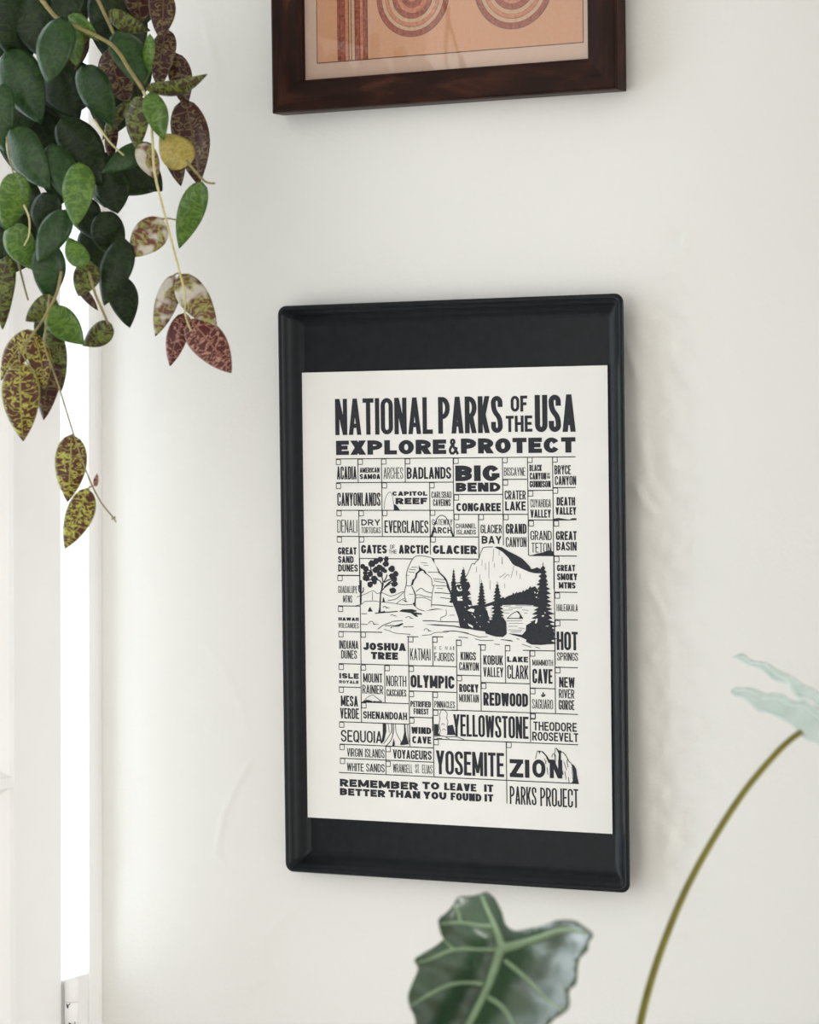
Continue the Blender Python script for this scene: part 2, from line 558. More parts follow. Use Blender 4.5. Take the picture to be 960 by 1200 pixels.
c00, c10, c01, c11 = Vector((0, 0, 0)), X * FW, Z * FH, X * FW + Z * FH
frame_rail(c00, c10, Z, 0); frame_rail(c01, c11, -Z, 0)
frame_rail(c00, c01, X, 2); frame_rail(c10, c11, -X, 2)
bm = bmesh.new()
def flat(bm, pts, y, mat):
    f = bm.faces.new([bm.verts.new((x, y, z)) for x, z in pts])
    f.material_index = mat
def rect_(bm, x0, x1, z0, z1, y, mat):
    flat(bm, [(x0, z0), (x1, z0), (x1, z1), (x0, z1)], y, mat)
bx(bm, RW - .003, FW - RW + .003, -.008, -.004, RW - .003, FH - RW + .003, 0, 0)
YA = -.0081
MG = .0122
ix0, ix1, iz0, iz1 = RW + MG, FW - RW - .0075, RW + .0150, FH - RW - .013
rect_(bm, ix0, ix1, iz0, iz1, YA, 6)
rect_(bm, ix0 + .0008, ix1 - .0008, iz0 + .0008, iz1 - .0008, YA - .0001, 1)
sx0 = ix0 + .0215
for i, (wd, mt) in enumerate([(.0022, 2), (.0009, 3), (.0042, 2), (.0009, 3), (.0032, 5), (.0010, 3), (.0016, 4), (.0009, 3), (.0030, 4), (.0010, 3), (.0038, 2), (.0009, 3), (.0030, 5), (.0008, 3), (.0028, 2), (.0012, 3)]):
    rect_(bm, sx0, sx0 + wd, iz0 + .0008, iz1 - .0008, YA - .0002, mt)
    sx0 += wd
def ring(cx, cz, r, y, mat):
    flat(bm, [(cx + r * math.cos(2 * PI * i / 72), cz + r * math.sin(2 * PI * i / 72)) for i in range(72)], y, mat)
for cx, cz, r in ((.1395, .0970, .0365), (.2390, .0985, .0385), (.1900, .222, .040)):
    q = 0
    for fr_, mt in [(1.0, 3), (.985, 2), (.86, 3), (.85, 4), (.76, 3), (.75, 5), (.66, 3), (.655, 4), (.56, 3), (.55, 2), (.43, 3), (.42, 5), (.30, 3), (.29, 2), (.16, 3), (.15, 5)]:
        ring(cx, cz, r * fr_, YA - .0003 - .00005 * q, mt); q += 1
obj('art_print', bm, ART, fr)
bm = bmesh.new()
bx(bm, RW - .002, FW - RW + .002, -.0118, -.0104, RW - .002, FH - RW + .002)
obj('glass', bm, M_GLASS, fr)

# ------------------------------------------------------------------ black serving tray hung on the wall
TCX, TCZ, TW, TH, TT = -1.2287, 1.5 - .1549, .3430, .5163, R(.9792)
tray = empty('serving_tray', (TCX, WALL_Y, TCZ), (0, -TT, 0))
tag(tray, 'black rectangular serving tray hung upright on the cream wall', 'tray')
def rrect(w, h, r, n=6):
    pts = []
    for cx, cz, a in ((w / 2 - r, h / 2 - r, 0), (-w / 2 + r, h / 2 - r, 90), (-w / 2 + r, -h / 2 + r, 180), (w / 2 - r, -h / 2 + r, 270)):
        for i in range(n + 1):
            t = R(a + 90 * i / n)
            pts.append((cx + r * math.cos(t), cz + r * math.sin(t)))
    return pts
def loft(bm, prof):
    prev = None
    for s, y, r in prof:
        ring = [bm.verts.new((x, -y, z)) for x, z in rrect(TW - 2 * s, TH - 2 * s, r)]
        if prev:
            n = len(ring)
            for i in range(n):
                bm.faces.new((prev[i], prev[(i + 1) % n], ring[(i + 1) % n], ring[i]))
        prev = ring
    return prev
bm = bmesh.new()
loft(bm, [(.0175, .0020, .004), (.014, .0016, .005), (.0085, .0065, .006), (.004, .0130, .007), (.0022, .0160, .0075), (.0006, .0168, .008), (0, .0180, .008), (.0003, .0193, .0078), (.0014, .0203, .0072),
          (.0030, .0204, .0062), (.0040, .0196, .0056), (.0046, .0178, .0052), (.0062, .0166, .0045), (.0085, .0132, .0038), (.0110, .0100, .0034), (.0140, .0074, .0032), (.0170, .0058, .003), (.0195, .0052, .003)])
rim = obj('raised_rim', bm, M_TRAY, tray, True)
bm = bmesh.new()
pts = rrect(TW - .0385, TH - .0385, .003)
a = [bm.verts.new((x, -.0052, z)) for x, z in pts]
b = [bm.verts.new((x, -.0022, z)) for x, z in pts]
bm.faces.new(a); bm.faces.new(b[::-1])
for i in range(len(a)):
    bm.faces.new((a[i], a[(i + 1) % len(a)], b[(i + 1) % len(a)], b[i]))
obj('tray_base', bm, M_TRAY, tray)
bm = bmesh.new()
bx(bm, -.01, .01, -.0025, .003, TH / 2 - .05, TH / 2 - .03)
obj('wall_hook', bm, M_PAINT_CHIP, tray)

# ------------------------------------------------------------------ poster
PCX, PCZ, PT_ = -1.2305, 1.5 - .1610, R(.9296)
PW, PH = 304.8, 406.4
poster = empty('poster', (PCX, WALL_Y - .0066, PCZ), (0, -PT_, 0))
tag(poster, 'cream letterpress poster of park names and a landscape, resting in the black tray', 'poster')
bm = bmesh.new()
bx(bm, -PW / 2000, PW / 2000, 0, .0004, -PH / 2000, PH / 2000)
obj('paper_sheet', bm, M_PAPER, poster)
WORDS = [["NATIONAL",34.2,24.5,133.9,57.3,4.23],["PARKS",139.4,24.6,203.4,57.2,4.54],["OF",211.4,24.8,227.6,38.8,2.72],["THE",206.4,42.3,232.3,56.5,2.72],["USA",234.8,24.5,274.2,57.1,4.84],["EXPLORE",34.7,62.4,147.1,75.3,4.54],["&",149.8,62.2,159.0,75.6,2.42],["PROTECT",161.8,61.8,273.7,75.2,4.54],["ACADIA",35.2,85.7,55.7,97.5,1.66],["AMERICAN",59.0,86.9,79.3,91.5,1.06],["SAMOA",58.9,92.8,80.0,97.3,1.66],["ARCHES",83.4,86.9,103.3,97.1,0.76],["BADLANDS",107.0,86.9,151.7,97.4,1.97],["CANYONLANDS",35.3,109.5,79.9,121.5,1.36],["CAPITOL",92.1,108.5,127.5,112.4,1.51],["REEF",95.3,114.3,127.4,120.0,2.27],["CARLSBAD",131.7,108.7,151.9,114.5,0.76],["CAVERNS",133.2,115.6,150.9,121.6,0.91],["DENALI",35.0,134.1,55.7,145.7,0.91],["DRY",59.9,133.6,79.4,139.2,1.36],["TORTUGAS",59.8,140.6,79.8,146.2,0.68],["EVERGLADES",83.7,134.6,128.2,145.8,1.51],["GATEWAY",132.1,133.4,152.5,138.6,0.68],["ARCH",132.4,140.5,151.7,146.0,1.36],["GREAT",35.4,159.0,54.6,165.5,1.66],["SAND",35.3,167.0,51.5,173.2,1.51],["DUNES",35.4,174.5,55.8,181.0,1.51],["GATES",59.4,156.7,85.8,164.4,2.42],["OF",89.0,156.5,94.1,160.2,0.6],["THE",87.7,161.0,95.7,164.3,0.6],["ARCTIC",97.9,156.6,128.4,164.3,2.42],["GLACIER",132.5,156.7,176.6,164.3,2.42],["BIG",155.9,85.7,199.7,99.6,5.14],["BEND",156.2,100.9,200.4,109.0,3.02],["BISCAYNE",204.2,87.7,225.0,95.1,0.68],["BLACK",229.0,85.5,241.0,91.1,1.51],["CANYON",229.2,92.5,245.1,98.5,1.36],["OF",245.7,92.7,248.8,94.8,0.45],["THE",245.6,95.4,249.0,97.7,0.45],["GUNNISON",229.1,99.6,249.4,105.4,1.21],["BRYCE",253.2,86.1,269.0,94.1,1.21],["CANYON",253.5,95.5,274.0,103.4,1.21],["CONGAREE",156.5,119.0,200.6,126.3,2.27],["CRATER",204.5,108.0,225.1,116.0,1.21],["LAKE",204.8,117.6,225.0,125.7,1.81],["CUYAHOGA",229.5,115.7,249.4,122.9,0.68],["VALLEY",229.4,124.8,249.3,131.9,1.36],["DEATH",255.0,114.0,272.7,121.3,1.66],["VALLEY",253.8,122.7,273.7,129.3,1.66],["CHANNEL",155.7,137.2,176.1,141.5,0.76],["ISLANDS",156.6,142.6,175.8,146.9,0.76],["GLACIER",180.4,138.1,201.5,145.8,1.06],["BAY",181.3,148.1,201.0,155.0,1.81],["GRAND",205.2,137.3,225.4,146.1,1.66],["CANYON",205.1,149.0,225.3,157.8,1.06],["GRAND",229.2,143.3,249.8,151.6,1.06],["TETON",230.0,153.9,249.4,162.5,0.91],["GREAT",253.9,143.6,273.9,151.4,1.66],["BASIN",254.2,152.9,273.7,160.6,1.51],["GREAT",254.6,173.0,272.1,178.6,1.66],["SMOKY",254.5,180.5,274.0,186.5,1.66],["MTNS",256.1,188.2,272.2,193.7,1.66],["GUADALUPE",35.0,194.0,55.0,200.5,0.64],["MTNS",40.0,202.5,49.5,209.2,0.7],["HAWAII",34.9,222.6,56.0,225.6,1.46],["VOLCANOES",34.8,227.6,56.0,232.3,0.64],["HALEAKALA",253.8,207.4,274.2,213.6,0.7],["INDIANA",35.3,243.5,55.3,251.2,1.06],["DUNES",37.3,252.4,53.7,260.0,1.06],["JOSHUA",60.2,245.0,104.0,251.8,2.87],["TREE",68.2,253.3,95.9,259.9,2.72],["KATMAI",108.2,249.2,128.8,259.8,0.91],["K",132.7,246.8,134.7,250.2,0.36],["E",138.1,246.7,140.2,250.1,0.36],["N",143.7,246.6,145.9,250.0,0.36],["A",148.0,246.5,150.2,250.0,0.36],["I",151.7,246.5,152.6,249.9,0.45],["FJORDS",132.7,252.4,152.6,260.1,0.91],["ISLE",35.2,273.3,55.2,278.1,1.36],["ROYALE",34.8,279.8,55.1,282.6,0.76],["MOUNT",59.8,272.8,79.6,281.1,1.21],["RAINIER",58.9,283.3,80.2,291.3,1.06],["NORTH",83.6,274.3,104.0,283.9,1.06],["CASCADES",83.7,286.6,103.8,292.9,0.91],["OLYMPIC",108.3,273.1,152.5,284.4,2.87],["MESA",36.3,293.7,54.1,303.3,1.66],["VERDE",35.4,305.0,55.0,314.6,1.51],["SHENANDOAH",59.3,307.2,104.3,313.9,1.51],["PETRIFIED",108.0,296.5,128.5,301.8,1.21],["FOREST",111.1,303.1,126.2,308.3,1.21],["PINNACLES",132.2,295.8,152.8,301.7,0.76],["KINGS",159.0,251.3,174.3,258.6,1.21],["CANYON",157.5,260.5,177.0,267.8,1.06],["KOBUK",181.6,253.8,201.0,262.2,1.36],["VALLEY",181.4,264.3,201.1,272.9,1.21],["LAKE",205.1,254.3,225.6,259.2,1.51],["CLARK",205.0,261.9,225.7,274.0,1.21],["MAMMOTH",229.7,256.5,249.8,261.8,0.76],["CAVE",229.6,264.6,249.1,277.4,2.12],["HOT",253.5,231.4,273.8,247.6,2.42],["SPRINGS",253.7,249.6,273.8,256.8,0.91],["ROCKY",157.2,279.9,176.4,287.1,1.66],["MOUNTAIN",157.1,289.0,176.7,296.1,0.76],["REDWOOD",181.1,286.7,225.0,298.4,2.72],["SAGUARO",229.0,291.3,249.3,299.7,0.76],["NEW",255.4,271.2,270.5,280.3,1.66],["RIVER",255.0,281.8,270.0,289.7,1.06],["GORGE",254.8,291.2,269.9,299.8,1.21],["SEQUOIA",35.9,324.9,78.6,335.7,1.66],["WIND",108.4,319.8,128.6,325.8,1.81],["CAVE",109.3,328.1,128.5,334.5,1.97],["VIRGIN",42.0,341.3,58.1,348.9,0.91],["ISLANDS",60.7,341.2,80.8,349.0,0.91],["VOYAGEURS",89.5,340.8,128.7,348.9,1.51],["WHITE",41.8,354.8,59.1,362.1,1.06],["SANDS",61.7,354.6,80.7,361.9,1.06],["WRANGELL",89.3,353.7,109.4,361.5,0.68],["ST.",111.9,353.4,116.6,361.1,0.68],["ELIAS",119.0,353.5,129.3,361.2,0.68],["YELLOWSTONE",150.8,307.1,225.2,326.6,2.27],["THEODORE",230.0,311.0,272.0,318.8,1.51],["ROOSEVELT",228.8,320.0,273.2,327.7,1.51],["YOSEMITE",133.0,340.0,200.8,361.3,2.83],["ZI",206.4,345.0,225.6,360.9,4.16],["O",228.5,344.3,241.2,360.3,3.78],["N",245.4,343.9,257.5,360.2,3.78],["PARKS",206.1,368.9,232.2,384.8,1.51],["PROJECT",235.9,368.9,272.6,385.2,1.51],["REMEMBER",34.2,369.6,114.7,376.5,2.27],["TO",119.0,368.7,136.1,375.3,2.27],["LEAVE",141.0,368.6,173.1,375.3,2.27],["IT",180.8,368.5,190.0,375.1,2.27],["BETTER",34.1,378.0,81.1,384.5,2.12],["THAN",84.4,377.5,116.7,384.1,2.12],["YOU",119.8,377.4,143.1,384.0,2.12],["FOUND",147.4,377.2,178.1,384.0,2.12],["IT",181.1,377.1,189.9,383.7,2.12]]
HLINES = [[34.4,273.6,78.9],[34.4,153.7,100.4],[34.4,154.1,125.5],[34.5,178.1,149.1],[57.4,112.7,169.0],[132.8,177.8,168.7],[34.8,57.2,184.6],[154.2,202.4,111.4],[202.6,226.6,98.2],[227.2,251.3,108.0],[251.4,273.6,105.6],[154.3,226.7,129.0],[227.6,251.4,133.9],[227.9,251.7,165.2],[251.7,273.9,165.3],[34.6,57.5,184.4],[34.7,57.9,212.2],[252.1,274.1,197.0],[252.3,274.1,221.0],[35.0,79.9,235.5],[34.6,154.8,264.7],[105.2,116.8,238.8],[130.8,141.9,238.4],[34.3,57.2,285.9],[57.4,106.1,299.1],[106.3,154.4,287.6],[34.6,106.3,317.6],[106.4,130.1,311.1],[130.7,155.2,303.7],[149.5,273.2,303.5],[154.6,159.6,240.9],[155.2,178.7,272.2],[176.5,184.3,244.6],[203.2,208.1,244.7],[179.3,226.9,278.0],[220.6,251.2,248.6],[227.1,251.2,281.7],[251.5,273.6,262.7],[34.6,130.5,338.0],[34.8,130.3,350.8],[33.4,130.1,363.9],[131.5,273.1,330.0],[130.5,273.2,364.0]]
VLINES = [[57.2,79.4,100.3],[81.4,79.3,148.7],[105.5,79.3,100.4],[153.9,79.3,148.4],[57.4,125.9,196.5],[130.0,100.7,165.1],[202.7,78.9,156.4],[227.2,78.9,165.4],[251.5,78.8,194.1],[178.4,129.2,168.5],[57.8,168.5,265.1],[251.8,164.0,260.5],[57.5,266.0,317.2],[106.5,238.9,265.5],[106.7,265.5,317.3],[131.2,238.7,264.5],[130.6,288.1,311.0],[155.0,240.9,303.4],[82.0,265.2,298.7],[178.9,244.8,303.5],[203.3,244.7,277.6],[227.2,248.8,304.5],[251.6,224.0,303.4],[82.1,338.3,363.6],[106.8,300.6,337.5],[130.8,302.5,363.7],[227.1,303.4,329.3],[203.2,330.1,384.4],[130.1,310.1,322.9]]
BOXES = [[34.7,79.5],[57.4,79.4],[81.5,79.3],[105.7,79.3],[154.4,79.3],[34.5,101.2],[81.9,100.8],[130.1,100.9],[34.7,125.9],[57.7,125.9],[81.9,125.7],[130.4,125.4],[154.3,129.2],[34.7,149.7],[57.7,149.5],[130.5,149.2],[34.8,184.8],[202.8,78.9],[227.2,78.9],[251.4,78.8],[154.4,111.8],[203.0,98.7],[227.5,108.4],[251.6,106.0],[178.8,129.2],[203.2,129.2],[227.7,134.7],[252.1,134.7],[252.0,165.8],[35.0,212.8],[252.3,197.7],[252.3,221.9],[35.0,235.8],[58.2,235.7],[106.7,238.9],[131.1,238.7],[34.9,265.5],[57.9,265.5],[82.3,265.4],[106.9,265.5],[34.7,286.2],[57.9,299.8],[106.7,288.1],[130.9,288.1],[34.6,318.1],[106.7,311.9],[130.9,304.1],[155.2,241.2],[179.1,244.8],[203.3,244.9],[227.6,249.0],[251.9,263.1],[155.2,272.6],[179.3,278.8],[227.4,282.1],[227.2,304.5],[34.7,338.4],[82.3,338.5],[35.0,351.1],[82.1,351.8],[203.5,330.3],[131.1,330.5],[227.5,303.7]]
